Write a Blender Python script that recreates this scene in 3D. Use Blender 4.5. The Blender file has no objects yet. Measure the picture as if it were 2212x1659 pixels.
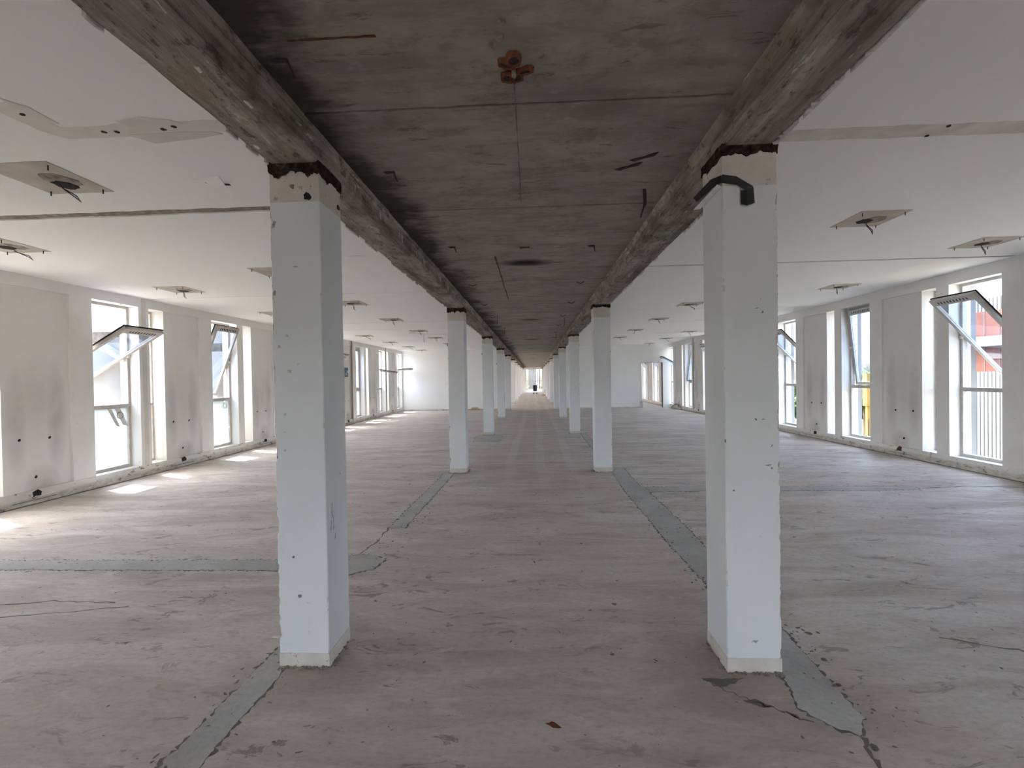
import bpy, bmesh, math, random
from mathutils import Vector, Matrix, noise as mnoise
random.seed(7)
scene = bpy.context.scene
COL = scene.collection
PI = math.pi

# ------------------------------------------------------------------ camera
F, IW = 987.44, 2212.0
yaw, pitch, roll = 0.0473, -0.0121, 0.017
fw = Vector((-math.sin(yaw)*math.cos(pitch), math.cos(yaw)*math.cos(pitch), math.sin(pitch)))
r0 = Vector((math.cos(yaw), math.sin(yaw), 0)); u0 = r0.cross(fw)
Rv = math.cos(roll)*r0 - math.sin(roll)*u0
Uv = math.sin(roll)*r0 + math.cos(roll)*u0
cam = bpy.data.objects.new('camera', bpy.data.cameras.new('camera'))
cam.data.sensor_width = 36.0
cam.data.lens = 36.0*F/IW
cam.data.clip_start = 0.05; cam.data.clip_end = 500
m = Matrix((Rv, Uv, -fw)).transposed().to_4x4(); m.translation = (0, 0, 1.6)
cam.matrix_world = m
COL.objects.link(cam); scene.camera = cam

# ------------------------------------------------------------------ sky, sun, exposure
SUN_DIR = Vector((1.0, -0.46, -2.35)).normalized()          # travel direction of the sunlight
world = bpy.data.worlds.new('world'); scene.world = world; world.use_nodes = True
wn = world.node_tree; bg = wn.nodes['Background']
sky = wn.nodes.new('ShaderNodeTexSky'); sky.sky_type = 'NISHITA'; sky.sun_disc = False
sky.sun_elevation = math.asin(-SUN_DIR.z); sky.sun_rotation = math.atan2(-SUN_DIR.x, -SUN_DIR.y)
sky.air_density = 1.0; sky.dust_density = 5.0; sky.ozone_density = 1.0; sky.altitude = 50
hs = wn.nodes.new('ShaderNodeHueSaturation'); hs.inputs['Saturation'].default_value = 0.68
wn.links.new(sky.outputs[0], hs.inputs['Color']); wn.links.new(hs.outputs[0], bg.inputs[0]); bg.inputs[1].default_value = 0.50
sun = bpy.data.objects.new('sun', bpy.data.lights.new('sun', 'SUN'))
sun.data.energy = 5.0; sun.data.angle = math.radians(0.6); sun.data.color = (1.0, 0.95, 0.89)
sun.rotation_euler = SUN_DIR.to_track_quat('-Z', 'Y').to_euler(); COL.objects.link(sun)
vs = scene.view_settings
vs.view_transform = 'Standard'; vs.look = 'None'; vs.gamma = 1.0; vs.use_curve_mapping = False
vs.exposure = 2.75
scene.cycles.max_bounces = 8; scene.cycles.diffuse_bounces = 6; scene.cycles.glossy_bounces = 2; scene.cycles.transparent_max_bounces = 10
scene.cycles.sample_clamp_indirect = 8.0; scene.cycles.use_adaptive_sampling = True; scene.cycles.adaptive_threshold = 0.15; scene.cycles.adaptive_min_samples = 20

# ------------------------------------------------------------------ dimensions
LX, RX = -6.83, 6.94            # inner faces of the side walls
WT = 0.35                       # wall thickness
LC, RC = 3.11, 3.23             # wing ceilings
SOF, SLAB = 2.814, 2.95         # beam soffit, corridor slab
X0, X1, X2, X3 = -1.4555, -1.165, 1.0194, 1.2997
Y0, YE, YW = -7.0, 58.0, 23.55  # back wall, end of corridor, partition
COLY = [2.49+5.25*k for k in range(11)]

# ------------------------------------------------------------------ node helpers
class Mat:
    def __init__(s, name, rough=0.7, spec=0.3):
        s.m = bpy.data.materials.new(name); s.m.use_nodes = True; s.t = s.m.node_tree
        s.b = s.t.nodes['Principled BSDF']; s.b.inputs['Roughness'].default_value = rough
        s.b.inputs['Specular IOR Level'].default_value = spec
        s._pos = None
    def put(s, sock, v):
        if v is None: return
        if hasattr(v, 'is_linked'): s.t.links.new(v, sock)
        elif hasattr(v, 'outputs'): s.t.links.new(v.outputs[0], sock)
        else:
            if isinstance(v, tuple) and len(v) == 3 and sock.type == 'RGBA': v = v+(1,)
            sock.default_value = v
    def pos(s):
        if s._pos is None: s._pos = s.t.nodes.new('ShaderNodeNewGeometry').outputs['Position']
        return s._pos
    def obj(s):
        return s.t.nodes.new('ShaderNodeTexCoord').outputs['Object']
    def mapv(s, v, scale=(1, 1, 1), loc=(0, 0, 0), rot=(0, 0, 0)):
        n = s.t.nodes.new('ShaderNodeMapping'); s.put(n.inputs[0], v)
        n.inputs['Scale'].default_value = scale; n.inputs['Location'].default_value = loc
        n.inputs['Rotation'].default_value = rot
        return n.outputs[0]
    def noise(s, scale, detail=4, v=None, rough=0.55, dist=0.0):
        n = s.t.nodes.new('ShaderNodeTexNoise'); s.put(n.inputs['Vector'], v or s.pos())
        n.inputs['Scale'].default_value = scale; n.inputs['Detail'].default_value = min(detail, 4.0)
        n.inputs['Roughness'].default_value = rough; n.inputs['Distortion'].default_value = dist
        return n.outputs['Fac']
    def vor(s, scale, v=None, feature='F1'):
        n = s.t.nodes.new('ShaderNodeTexVoronoi'); n.feature = feature
        s.put(n.inputs['Vector'], v or s.pos()); n.inputs['Scale'].default_value = scale
        return n.outputs['Distance']
    def ramp(s, fac, *stops):
        n = s.t.nodes.new('ShaderNodeValToRGB'); s.put(n.inputs[0], fac); e = n.color_ramp.elements
        while len(e) < len(stops): e.new(0.5)
        for el, (p, c) in zip(e, stops):
            el.position = p; el.color = (c, c, c, 1) if isinstance(c, (int, float)) else tuple(c)+(1,)
        return n.outputs[0]
    def mix(s, fac, a, b, mode='MIX'):
        n = s.t.nodes.new('ShaderNodeMix'); n.data_type = 'RGBA'; n.blend_type = mode
        s.put(n.inputs[0], fac); s.put(n.inputs[6], a); s.put(n.inputs[7], b)
        return n.outputs[2]
    def math(s, op, a, b=None, c=None):
        n = s.t.nodes.new('ShaderNodeMath'); n.operation = op
        s.put(n.inputs[0], a)
        if b is not None: s.put(n.inputs[1], b)
        if c is not None: s.put(n.inputs[2], c)
        return n.outputs[0]
    def sep(s, v=None):
        n = s.t.nodes.new('ShaderNodeSeparateXYZ'); s.put(n.inputs[0], v or s.pos()); return n.outputs
    def blob(s, v, cx, cy, rx, ry, ax=(0, 1)):
        """soft-edged ellipse in two coordinates of vector v (1 in the middle, 0 outside)"""
        o = s.sep(v)
        a = s.math('MULTIPLY', s.math('SUBTRACT', o[ax[0]], cx), 1/rx)
        b = s.math('MULTIPLY', s.math('SUBTRACT', o[ax[1]], cy), 1/ry)
        d = s.math('ADD', s.math('MULTIPLY', a, a), s.math('MULTIPLY', b, b))
        return s.math('SUBTRACT', 1.0, d, None) if False else s.math('MAXIMUM', s.math('SUBTRACT', 1.0, d), 0.0)
    def col(s, c): s.put(s.b.inputs['Base Color'], c); return s
    def rough(s, r): s.put(s.b.inputs['Roughness'], r); return s
    def bump(s, h, strength=0.3, dist=0.01):
        n = s.t.nodes.new('ShaderNodeBump'); n.inputs['Strength'].default_value = strength
        n.inputs['Distance'].default_value = dist; s.put(n.inputs['Height'], h)
        s.t.links.new(n.outputs[0], s.b.inputs['Normal']); return s

def plain(name, c, rough=0.6, metal=0.0, var=0.12, scale=14):
    M = Mat(name, rough); n = M.noise(scale, 5)
    M.col(M.mix(M.ramp(n, (0.3, 0.0), (0.7, 1.0)), tuple(x*(1-var) for x in c), tuple(min(1, x*(1+var)) for x in c)))
    M.b.inputs['Metallic'].default_value = metal
    return M.m

# ------------------------------------------------------------------ materials
def mat_floor():
    M = Mat('floor_screed', 0.6, 0.35)
    p = M.pos(); o = M.sep(p)
    st = M.noise(1.6, 5, M.mapv(p, (0.42, 1.6, 1), rot=(0, 0, 0.14)), 0.68, 0.9)        # swept streaks, mostly across the room
    big = M.noise(0.42, 3, p, 0.5, 0.4)
    mid = M.noise(4.2, 5, M.mapv(p, (0.55, 1.4, 1), (2, 6, 0), (0, 0, -0.3)), 0.72, 0.7)
    fine = M.noise(30, 4, M.mapv(p, (0.7, 1.3, 1)), 0.7)
    c = M.mix(M.ramp(st, (0.36, 0.0), (0.62, 1.0)), (0.435, 0.378, 0.335), (0.62, 0.575, 0.535))
    c = M.mix(M.ramp(big, (0.40, 0.0), (0.62, 0.55)), c, (0.53, 0.45, 0.39))
    c = M.mix(M.ramp(mid, (0.34, 0.0), (0.46, 1.0)), M.mix(0.40, c, (0.36, 0.30, 0.26)), c)
    c = M.mix(M.ramp(mid, (0.56, 0.0), (0.70, 0.6)), c, (0.66, 0.63, 0.60))
    c = M.mix(M.ramp(fine, (0.46, 0.0), (0.72, 0.4)), c, (0.27, 0.235, 0.21))
    # scuffed, scabby marks where the tile glue was hacked off
    sc = M.noise(5.2, 5, M.mapv(p, (0.6, 1.5, 1), rot=(0, 0, -0.25)), 0.76, 1.0)
    reg = M.noise(0.6, 2, M.mapv(p, (1, 1, 1), (3.1, 1.7, 0)))
    mk = M.math('MULTIPLY', M.ramp(sc, (0.59, 0.0), (0.63, 1.0)), M.ramp(reg, (0.38, 0.1), (0.56, 0.75)))
    c = M.mix(mk, c, (0.215, 0.18, 0.155))
    # tyre tracks of dust running down the corridor
    wob = M.math('MULTIPLY', M.math('SUBTRACT', M.noise(0.16, 1, M.mapv(p, (0.3, 1, 1))), 0.5), 0.5)
    xx = M.math('ADD', o[0], wob)
    tr = M.math('SINE', M.math('MULTIPLY', xx, 11.0))
    tm = M.math('MULTIPLY', M.ramp(tr, (0.50, 0.0), (0.66, 1.0)), M.ramp(M.math('ABSOLUTE', o[0]), (0.7, 1.0), (1.0, 0.0)))
    far = M.ramp(M.math('MULTIPLY', o[1], 0.05), (0.26, 0.0), (0.45, 0.33))
    c = M.mix(M.math('MULTIPLY', tm, far), c, (0.66, 0.63, 0.60))
    # damp, rusty stains round a few column feet
    for (cx, cy, rx, ry) in ((0.95, 2.62, 0.40, 0.55), (1.25, 2.25, 0.6, 0.28), (-1.3, 2.38, 0.5, 0.3), (0.95, 7.7, 0.4, 0.3), (-1.45, 7.7, 0.5, 0.35)):
        c = M.mix(M.math('MULTIPLY', M.math('MULTIPLY', M.blob(p, cx, cy, rx, ry), st), 0.95), c, (0.23, 0.18, 0.135))
    pits = M.ramp(M.vor(6.5, M.mapv(p, (1, 1.6, 1))), (0.035, 1.0), (0.06, 0.0))
    c = M.mix(M.math('MULTIPLY', pits, 0.7), c, (0.13, 0.11, 0.095))
    M.col(c)
    M.rough(M.ramp(st, (0.3, 0.70), (0.7, 0.48)))
    M.bump(M.math('ADD', M.math('MULTIPLY', sc, 0.7), M.math('MULTIPLY', fine, 0.3)), 0.5, 0.007)
    return M.m

def mat_cement():
    M = Mat('cement_fill', 0.75, 0.25); p = M.pos()
    a = M.noise(2.2, 6, p, 0.6); b = M.noise(34, 6, p, 0.7)
    c = M.mix(M.ramp(a, (0.35, 0.0), (0.65, 1.0)), (0.395, 0.385, 0.36), (0.50, 0.49, 0.465))
    c = M.mix(M.ramp(b, (0.45, 0.0), (0.75, 0.4)), c, (0.22, 0.22, 0.205))
    M.col(c).bump(b, 0.4, 0.004); return M.m

def mat_crack():
    M = Mat('crack_dirt', 0.95, 0.05); n = M.noise(30, 4)
    M.col(M.mix(n, (0.12, 0.11, 0.095), (0.24, 0.22, 0.195))); return M.m

def mat_paint(name, base, grime=0.25, gsc=2.5, rough=0.62):
    M = Mat(name, rough, 0.3); p = M.pos()
    n = M.noise(gsc, 6, p, 0.6); f = M.noise(26, 4, p)
    c = M.mix(M.math('MULTIPLY', M.ramp(n, (0.5, 0.0), (0.75, 1.0)), grime), base, tuple(x*0.78*y for x, y in zip(base, (1, .97, .92))))
    sp = M.ramp(M.noise(9, 7, M.mapv(p, (1, 1, 1), (5, 2, 8)), 0.7), (0.70, 0.0), (0.725, 1.0))
    c = M.mix(M.math('MULTIPLY', sp, 0.5*min(1, grime*3)), c, (0.42, 0.40, 0.37))
    M.col(c).bump(f, 0.05, 0.004); return M.m

def mat_panel():
    """wall panel: off-white paint with soot clouds where radiators hung (panel-local coordinates)"""
    M = Mat('wall_panel_paint', 0.66, 0.25); o = M.obj(); p = M.pos()
    n = M.noise(1.8, 6, p, 0.6)
    base = M.mix(M.math('MULTIPLY', M.ramp(n, (0.45, 0.0), (0.75, 1.0)), 0.35), (0.80, 0.78, 0.755), (0.70, 0.665, 0.625))
    wv = M.mapv(o, (1, 1, 1))
    dn = M.math('MULTIPLY', M.noise(3.0, 5, p, 0.65), 1.5)
    b1 = M.blob(wv, 0.0, 1.12, 0.30, 0.75, (1, 2)); b2 = M.blob(wv, 0.24, 1.0, 0.17, 0.85, (1, 2)); b3 = M.blob(wv, -0.27, 0.95, 0.17, 0.75, (1, 2))
    sm = M.math('MULTIPLY', M.math('MULTIPLY', M.math('MAXIMUM', M.math('MAXIMUM', b2, b3), M.math('MULTIPLY', b1, 0.55)), dn), 0.42)
    c = M.mix(sm, base, (0.24, 0.22, 0.205))
    lo = M.math('MULTIPLY', M.blob(wv, 0.05, 0.05, 0.25, 0.3, (1, 2)), M.math('MULTIPLY', M.noise(7, 5), 0.8))
    c = M.mix(lo, c, (0.36, 0.31, 0.27))
    M.col(c).bump(M.noise(24, 4), 0.05, 0.004); return M.m

def mat_base():
    """baseboard: chipped paint over dirty plaster"""
    M = Mat('baseboard_paint', 0.75, 0.2); p = M.pos(); o = M.sep(p)
    n = M.noise(2.6, 5, p, 0.7); n2 = M.noise(6.5, 5, M.mapv(p, (1, 1, 2), (2, 7, 1)), 0.75)
    c = M.mix(M.ramp(n, (0.4, 0.0), (0.7, 0.5)), (0.77, 0.755, 0.72), (0.60, 0.565, 0.51))
    low = M.ramp(M.math('ADD', M.math('MULTIPLY', o[2], 5.0), M.math('MULTIPLY', n, 0.5)), (0.62, 1.0), (0.85, 0.0))
    c = M.mix(M.math('MULTIPLY', low, M.ramp(n2, (0.35, 0.15), (0.6, 0.75))), c, (0.40, 0.345, 0.275))
    c = M.mix(M.ramp(n2, (0.60, 0.0), (0.625, 0.85)), c, (0.20, 0.15, 0.10))
    M.col(c).bump(n2, 0.4, 0.008); return M.m

def mat_ceiling():
    M = Mat('ceiling_plaster', 0.8, 0.2); p = M.pos()
    n = M.noise(0.8, 5, p, 0.55)
    c = M.mix(M.math('MULTIPLY', M.ramp(n, (0.4, 0.0), (0.7, 1.0)), 0.3), (0.86, 0.85, 0.83), (0.79, 0.775, 0.745))
    cr = M.ramp(M.noise(1.1, 9, M.mapv(p, (0.35, 6, 1)), 0.75), (0.70, 0.0), (0.72, 1.0))
    c = M.mix(M.math('MULTIPLY', cr, 0.5), c, (0.50, 0.46, 0.40))
    M.col(c).bump(M.noise(3, 5), 0.06, 0.01); return M.m

def mat_slab():
    M = Mat('bare_slab_concrete', 0.9, 0.15); p = M.pos(); o = M.sep(p)
    g = M.noise(3.2, 5, M.mapv(p, (0.30, 1.5, 1)), 0.7, 0.3)            # board grain across the corridor
    g2 = M.noise(13.0, 5, M.mapv(p, (0.35, 1.3, 1), (4, 2, 0)), 0.75, 0.3)
    bl = M.noise(1.7, 4, M.mapv(p, (1, 1, 1), (7, 3, 0)), 0.6)
    c = M.mix(M.ramp(bl, (0.35, 0.0), (0.65, 1.0)), (0.260, 0.236, 0.208), (0.335, 0.292, 0.252))
    c = M.mix(M.ramp(g, (0.34, 0.55), (0.50, 0.0)), c, (0.16, 0.14, 0.12))
    c = M.mix(M.ramp(g, (0.55, 0.0), (0.74, 0.5)), c, (0.44, 0.41, 0.375))
    m2 = M.noise(6.0, 5, M.mapv(p, (0.8, 1.2, 1), (1, 5, 0)), 0.75)
    c = M.mix(M.ramp(m2, (0.36, 0.6), (0.48, 0.0)), c, (0.19, 0.155, 0.13))
    c = M.mix(M.ramp(m2, (0.56, 0.0), (0.72, 0.55)), c, (0.40, 0.375, 0.345))
    c = M.mix(M.ramp(g2, (0.60, 0.0), (0.68, 0.6)), c, (0.10, 0.082, 0.07))
    # mould creeping out from the beams, wider on the left; soot spots where lamps burned
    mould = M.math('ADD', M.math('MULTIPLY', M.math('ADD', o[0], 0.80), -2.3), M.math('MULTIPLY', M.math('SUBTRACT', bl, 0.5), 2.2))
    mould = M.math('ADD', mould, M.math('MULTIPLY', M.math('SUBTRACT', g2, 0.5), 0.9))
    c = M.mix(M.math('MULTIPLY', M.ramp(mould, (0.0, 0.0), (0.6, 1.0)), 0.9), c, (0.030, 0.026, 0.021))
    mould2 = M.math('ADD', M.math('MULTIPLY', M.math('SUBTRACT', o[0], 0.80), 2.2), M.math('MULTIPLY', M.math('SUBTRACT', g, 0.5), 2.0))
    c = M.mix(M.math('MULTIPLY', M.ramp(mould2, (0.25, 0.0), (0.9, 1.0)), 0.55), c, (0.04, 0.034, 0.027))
    yy = M.math('SUBTRACT', M.math('MODULO', M.math('ADD', o[1], 5.25*4-5.36+2.6), 5.25), 2.6)
    a = M.math('MULTIPLY', M.math('ADD', o[0], 0.05), 1/0.36); b = M.math('MULTIPLY', yy, 1/0.20)
    d = M.math('ADD', M.math('MULTIPLY', a, a), M.math('MULTIPLY', b, b))
    soot = M.math('MAXIMUM', M.math('SUBTRACT', 1.0, M.math('ADD', d, M.math('MULTIPLY', M.math('SUBTRACT', g, 0.5), 1.2))), 0.0)
    far = M.math('GREATER_THAN', o[1], 4.2)
    c = M.mix(M.math('MULTIPLY', M.math('POWER', soot, 1.1), M.math('MULTIPLY', far, 0.97)), c, (0.018, 0.015, 0.012))
    M.col(c).bump(M.math('ADD', g2, M.math('MULTIPLY', g, 0.6)), 0.5, 0.006); return M.m

def mat_beam():
    M = Mat('stained_beam_concrete', 0.9, 0.15); p = M.pos(); o = M.sep(p)
    g = M.noise(2.4, 5, M.mapv(p, (3.2, 0.35, 3.2)), 0.7, 0.3); h = M.noise(2.6, 5, p, 0.7); f = M.noise(15, 4, M.mapv(p, (1.4, 0.6, 1.4)), 0.72)
    c = M.mix(M.ramp(g, (0.36, 0.0), (0.62, 1.0)), (0.135, 0.118, 0.096), (0.37, 0.34, 0.295))
    c = M.mix(M.ramp(h, (0.50, 0.0), (0.64, 0.65)), c, (0.105, 0.10, 0.066))
    c = M.mix(M.ramp(h, (0.34, 0.7), (0.44, 0.0)), c, (0.24, 0.19, 0.145))
    c = M.mix(M.ramp(f, (0.55, 0.0), (0.65, 0.75)), c, (0.05, 0.042, 0.033))
    w = M.noise(7.0, 5, M.mapv(p, (2.2, 0.45, 2.2), (3, 3, 3)), 0.78)
    c = M.mix(M.ramp(w, (0.64, 0.0), (0.665, 0.8)), c, (0.50, 0.48, 0.45))
    ln = M.math('ABSOLUTE', M.math('SINE', M.math('ADD', M.math('MULTIPLY', o[0], 33.0), M.math('MULTIPLY', h, 0.5))))
    c = M.mix(M.math('MULTIPLY', M.ramp(ln, (0.03, 1.0), (0.09, 0.0)), M.ramp(h, (0.38, 0.0), (0.6, 0.7))), c, (0.05, 0.045, 0.036))
    M.col(c).bump(M.math('ADD', f, g), 0.8, 0.014); return M.m

def mat_capital():
    M = Mat('unpainted_plaster', 0.8, 0.2); p = M.pos()
    n = M.noise(5, 7, p, 0.65)
    c = M.mix(M.ramp(n, (0.35, 0.0), (0.65, 1.0)), (0.60, 0.55, 0.485), (0.70, 0.66, 0.60))
    pk = M.ramp(M.noise(19, 6, p, 0.7), (0.64, 0.0), (0.67, 1.0))
    c = M.mix(M.math('MULTIPLY', pk, 0.7), c, (0.27, 0.21, 0.16))
    M.col(c).bump(n, 0.3, 0.006); return M.m

def mat_crust():
    M = Mat('broken_dark_mortar', 1.0, 0.05); n = M.noise(26, 7, None, 0.75)
    c = M.ramp(n, (0.35, (0.012, 0.01, 0.008)), (0.55, (0.05, 0.036, 0.025)), (0.72, (0.16, 0.115, 0.07)))
    M.col(c).bump(n, 1.0, 0.02); return M.m

def mat_glass(name, tint, refl=0.10):
    m = bpy.data.materials.new(name); m.use_nodes = True; t = m.node_tree; t.nodes.clear()
    o = t.nodes.new('ShaderNodeOutputMaterial'); mx = t.nodes.new('ShaderNodeMixShader')
    tr = t.nodes.new('ShaderNodeBsdfTransparent'); gl = t.nodes.new('ShaderNodeBsdfGlossy')
    lw = t.nodes.new('ShaderNodeLayerWeight'); pw = t.nodes.new('ShaderNodeMath'); pw.operation = 'POWER'; pw.inputs[1].default_value = 4.0
    t.links.new(lw.outputs['Facing'], pw.inputs[0])
    mm = t.nodes.new('ShaderNodeMath'); mm.operation = 'MULTIPLY_ADD'; mm.inputs[1].default_value = 0.6; mm.inputs[2].default_value = refl*0.5
    ns = t.nodes.new('ShaderNodeTexNoise'); ns.inputs['Scale'].default_value = 3.0
    rp = t.nodes.new('ShaderNodeMix'); rp.data_type = 'RGBA'
    rp.inputs[6].default_value = tuple(tint)+(1,); rp.inputs[7].default_value = tuple(x*0.93 for x in tint)+(1,)
    t.links.new(ns.outputs['Fac'], rp.inputs[0]); t.links.new(rp.outputs[2], tr.inputs[0])
    gl.inputs['Roughness'].default_value = 0.02; gl.inputs[0].default_value = (0.9, 0.95, 1, 1)
    t.links.new(pw.outputs[0], mm.inputs[0]); t.links.new(mm.outputs[0], mx.inputs[0])
    t.links.new(tr.outputs[0], mx.inputs[1]); t.links.new(gl.outputs[0], mx.inputs[2]); t.links.new(mx.outputs[0], o.inputs[0])
    return m

def mat_film():
    """whitewashed pane: milky coat with flaked clear spots, added to hold back direct sun"""
    m = bpy.data.materials.new('milky_coated_glass'); m.use_nodes = True; t = m.node_tree; t.nodes.clear()
    o = t.nodes.new('ShaderNodeOutputMaterial'); mx = t.nodes.new('ShaderNodeMixShader')
    tr = t.nodes.new('ShaderNodeBsdfTransparent'); tl = t.nodes.new('ShaderNodeBsdfTranslucent')
    tr.inputs[0].default_value = (0.93, 0.96, 0.96, 1); tl.inputs[0].default_value = (0.30, 0.32, 0.315, 1)
    g = t.nodes.new('ShaderNodeNewGeometry'); ns = t.nodes.new('ShaderNodeTexNoise'); ns.inputs['Scale'].default_value = 9
    ns.inputs['Detail'].default_value = 6
    rp = t.nodes.new('ShaderNodeValToRGB'); rp.color_ramp.elements[0].position = 0.30; rp.color_ramp.elements[1].position = 0.36
    rp.color_ramp.elements[0].color = (0.1, 0.1, 0.1, 1); rp.color_ramp.elements[1].color = (0.8, 0.8, 0.8, 1)
    t.links.new(g.outputs['Position'], ns.inputs['Vector']); t.links.new(ns.outputs['Fac'], rp.inputs[0])
    t.links.new(rp.outputs[0], mx.inputs[0]); t.links.new(tr.outputs[0], mx.inputs[1]); t.links.new(tl.outputs[0], mx.inputs[2])
    t.links.new(mx.outputs[0], o.inputs[0]); return m

MT = dict(
    floor=mat_floor(), cement=mat_cement(), crack=mat_crack(),
    wall=mat_paint('wall_paint', (0.82, 0.80, 0.775), 0.35, 1.6), white=mat_paint('partition_paint', (0.87, 0.87, 0.86), 0.12, 1.2),
    column=mat_paint('column_paint', (0.76, 0.785, 0.795), 0.14, 4.0, 0.5), panel=mat_panel(), base=mat_base(), ceiling=mat_ceiling(), slab=mat_slab(),
    beam=mat_beam(), capital=mat_capital(), crust=mat_crust(), glass=mat_glass('clear_glass', (0.93, 0.95, 0.95), 0.06),
    sashglass=mat_glass('blue_sash_glass', (0.80, 0.86, 0.93), 0.12), film=mat_film(),
    frame=plain('aged_frame_paint', (0.52, 0.475, 0.43), 0.45), framew=plain('pale_grey_frame', (0.56, 0.55, 0.52), 0.45), black=plain('black_gasket', (0.02, 0.02, 0.02), 0.6),
    knob=plain('white_knob', (0.75, 0.74, 0.70), 0.4), dark=plain('dark_hole', (0.03, 0.027, 0.024), 0.95, var=0.4, scale=60),
    plate=plain('bare_beige_patch', (0.50, 0.455, 0.385), 0.85, var=0.16, scale=5), wire=plain('dark_wire', (0.035, 0.03, 0.028), 0.6),
    joint=plain('dirty_joint', (0.27, 0.235, 0.195), 0.95, var=0.45, scale=18), chalk=plain('chalky_filler', (0.66, 0.635, 0.60), 0.85, var=0.06, scale=9), plaster=plain('plaster_remnant', (0.60, 0.585, 0.56), 0.85, var=0.3, scale=22),
    patch=plain('filler_patch', (0.70, 0.67, 0.63), 0.85, var=0.05, scale=6), orange=plain('orange_clay', (0.155, 0.052, 0.028), 0.85, var=0.3, scale=40),
    rust=plain('rust', (0.10, 0.04, 0.022), 0.9, var=0.4, scale=30), metal=plain('black_sheet_metal', (0.035, 0.036, 0.037), 0.45, 0.3, 0.4, 12),
    fin=plain('dimmed_white_precast', (0.23, 0.228, 0.222), 0.85, var=0.10, scale=2), findark=plain('weathered_precast', (0.09, 0.08, 0.07), 0.9, var=0.5, scale=7),  # fin colours darkened so the sunlit outdoors does not burn out
    corr=plain('dimmed_white_corrugated_metal', (0.15, 0.155, 0.16), 0.5, 0.0, 0.05, 3), redw=plain('rust_red_cladding', (0.085, 0.026, 0.016), 0.7, 0.0, 0.2, 2),  # cladding colours set darker to hold down the outdoor brightness
    greyc=plain('grey_canopy', (0.10, 0.095, 0.095), 0.8, 0, 0.2, 2), yellow=plain('yellow_paint', (0.24, 0.15, 0.03), 0.6), leaf=plain('leaf_green', (0.045, 0.085, 0.022), 0.6, 0, 0.5, 3),
    bark=plain('bark', (0.10, 0.075, 0.05), 0.9), ground=plain('outdoor_ground', (0.16, 0.15, 0.12), 0.95, 0, 0.3, 0.3), rooft=plain('clay_roof', (0.22, 0.12, 0.085), 0.9, 0, 0.2, 3),
    jamb=plain('brown_jamb', (0.13, 0.07, 0.045), 0.7), blue=plain('blue_print', (0.03, 0.14, 0.27), 0.5, 0, 0.3, 8), binm=plain('black_plastic', (0.012, 0.015, 0.022), 0.5),
    red=plain('red_machine_paint', (0.34, 0.06, 0.04), 0.5), wood=plain('raw_wood', (0.50, 0.37, 0.25), 0.8), rubber=plain('rubber', (0.02, 0.02, 0.02), 0.8),
    greyb=plain('grey_board', (0.45, 0.45, 0.44), 0.7), rubble=plain('rubble_crumbs', (0.30, 0.25, 0.20), 0.95, 0, 0.5, 60), slabback=plain('slab_joint_dirt', (0.055, 0.047, 0.04), 1.0, 0, 0.5, 20),
    scuff=plain('grey_scuff', (0.36, 0.36, 0.36), 0.7, var=0.4, scale=70), band=plain('pale_filler_band', (0.66, 0.63, 0.565), 0.85, var=0.14, scale=7), lime=plain('lime_run', (0.42, 0.42, 0.40), 0.9, var=0.2, scale=30), tower=plain('dimmed_render', (0.13, 0.12, 0.11), 0.9, var=0.1, scale=1), bluish=plain('bluish_seam', (0.13, 0.135, 0.14), 0.9, var=0.3, scale=9), pebble=plain('pale_chip', (0.62, 0.61, 0.58), 0.8),  # tower colour lowered to tame the glare in the end window
)

# ------------------------------------------------------------------ mesh helpers
def B(): return bmesh.new()
def box(bm, x0, x1, y0, y1, z0, z1):
    v = [bm.verts.new(c) for c in ((x0, y0, z0), (x1, y0, z0), (x1, y1, z0), (x0, y1, z0), (x0, y0, z1), (x1, y0, z1), (x1, y1, z1), (x0, y1, z1))]
    for f in ((0, 3, 2, 1), (4, 5, 6, 7), (0, 1, 5, 4), (1, 2, 6, 5), (2, 3, 7, 6), (3, 0, 4, 7)): bm.faces.new([v[i] for i in f])
    return bm
def prism(bm, pts, z0, z1):
    """vertical prism over a polygon in x, y"""
    a = [bm.verts.new((x, y, z0)) for x, y in pts]; b = [bm.verts.new((x, y, z1)) for x, y in pts]; n = len(pts)
    bm.faces.new(a[::-1]); bm.faces.new(b)
    for i in range(n): bm.faces.new((a[i], a[(i+1) % n], b[(i+1) % n], b[i]))
    return bm
def tube(bm, pts, r, seg=6, caps=True):
    pts = [Vector(p) for p in pts]; rings = []
    for i, p in enumerate(pts):
        d = (pts[min(i+1, len(pts)-1)]-pts[max(i-1, 0)]).normalized()
        a = d.orthogonal().normalized(); b = d.cross(a)
        rr = r[i] if isinstance(r, (list, tuple)) else r
        rings.append([bm.verts.new(p+rr*(math.cos(t)*a+math.sin(t)*b)) for t in [2*PI*k/seg for k in range(seg)]])
    for i in range(len(rings)-1):
        A, C = rings[i], rings[i+1]
        # align the second ring to the first so faces do not twist
        best = min(range(seg), key=lambda s: sum((A[k].co-C[(k+s) % seg].co).length for k in range(seg)))
        C = C[best:]+C[:best]; rings[i+1] = C
        for k in range(seg): bm.faces.new((A[k], A[(k+1) % seg], C[(k+1) % seg], C[k]))
    if caps: bm.faces.new(rings[0][::-1]); bm.faces.new(rings[-1])
    return bm
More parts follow.
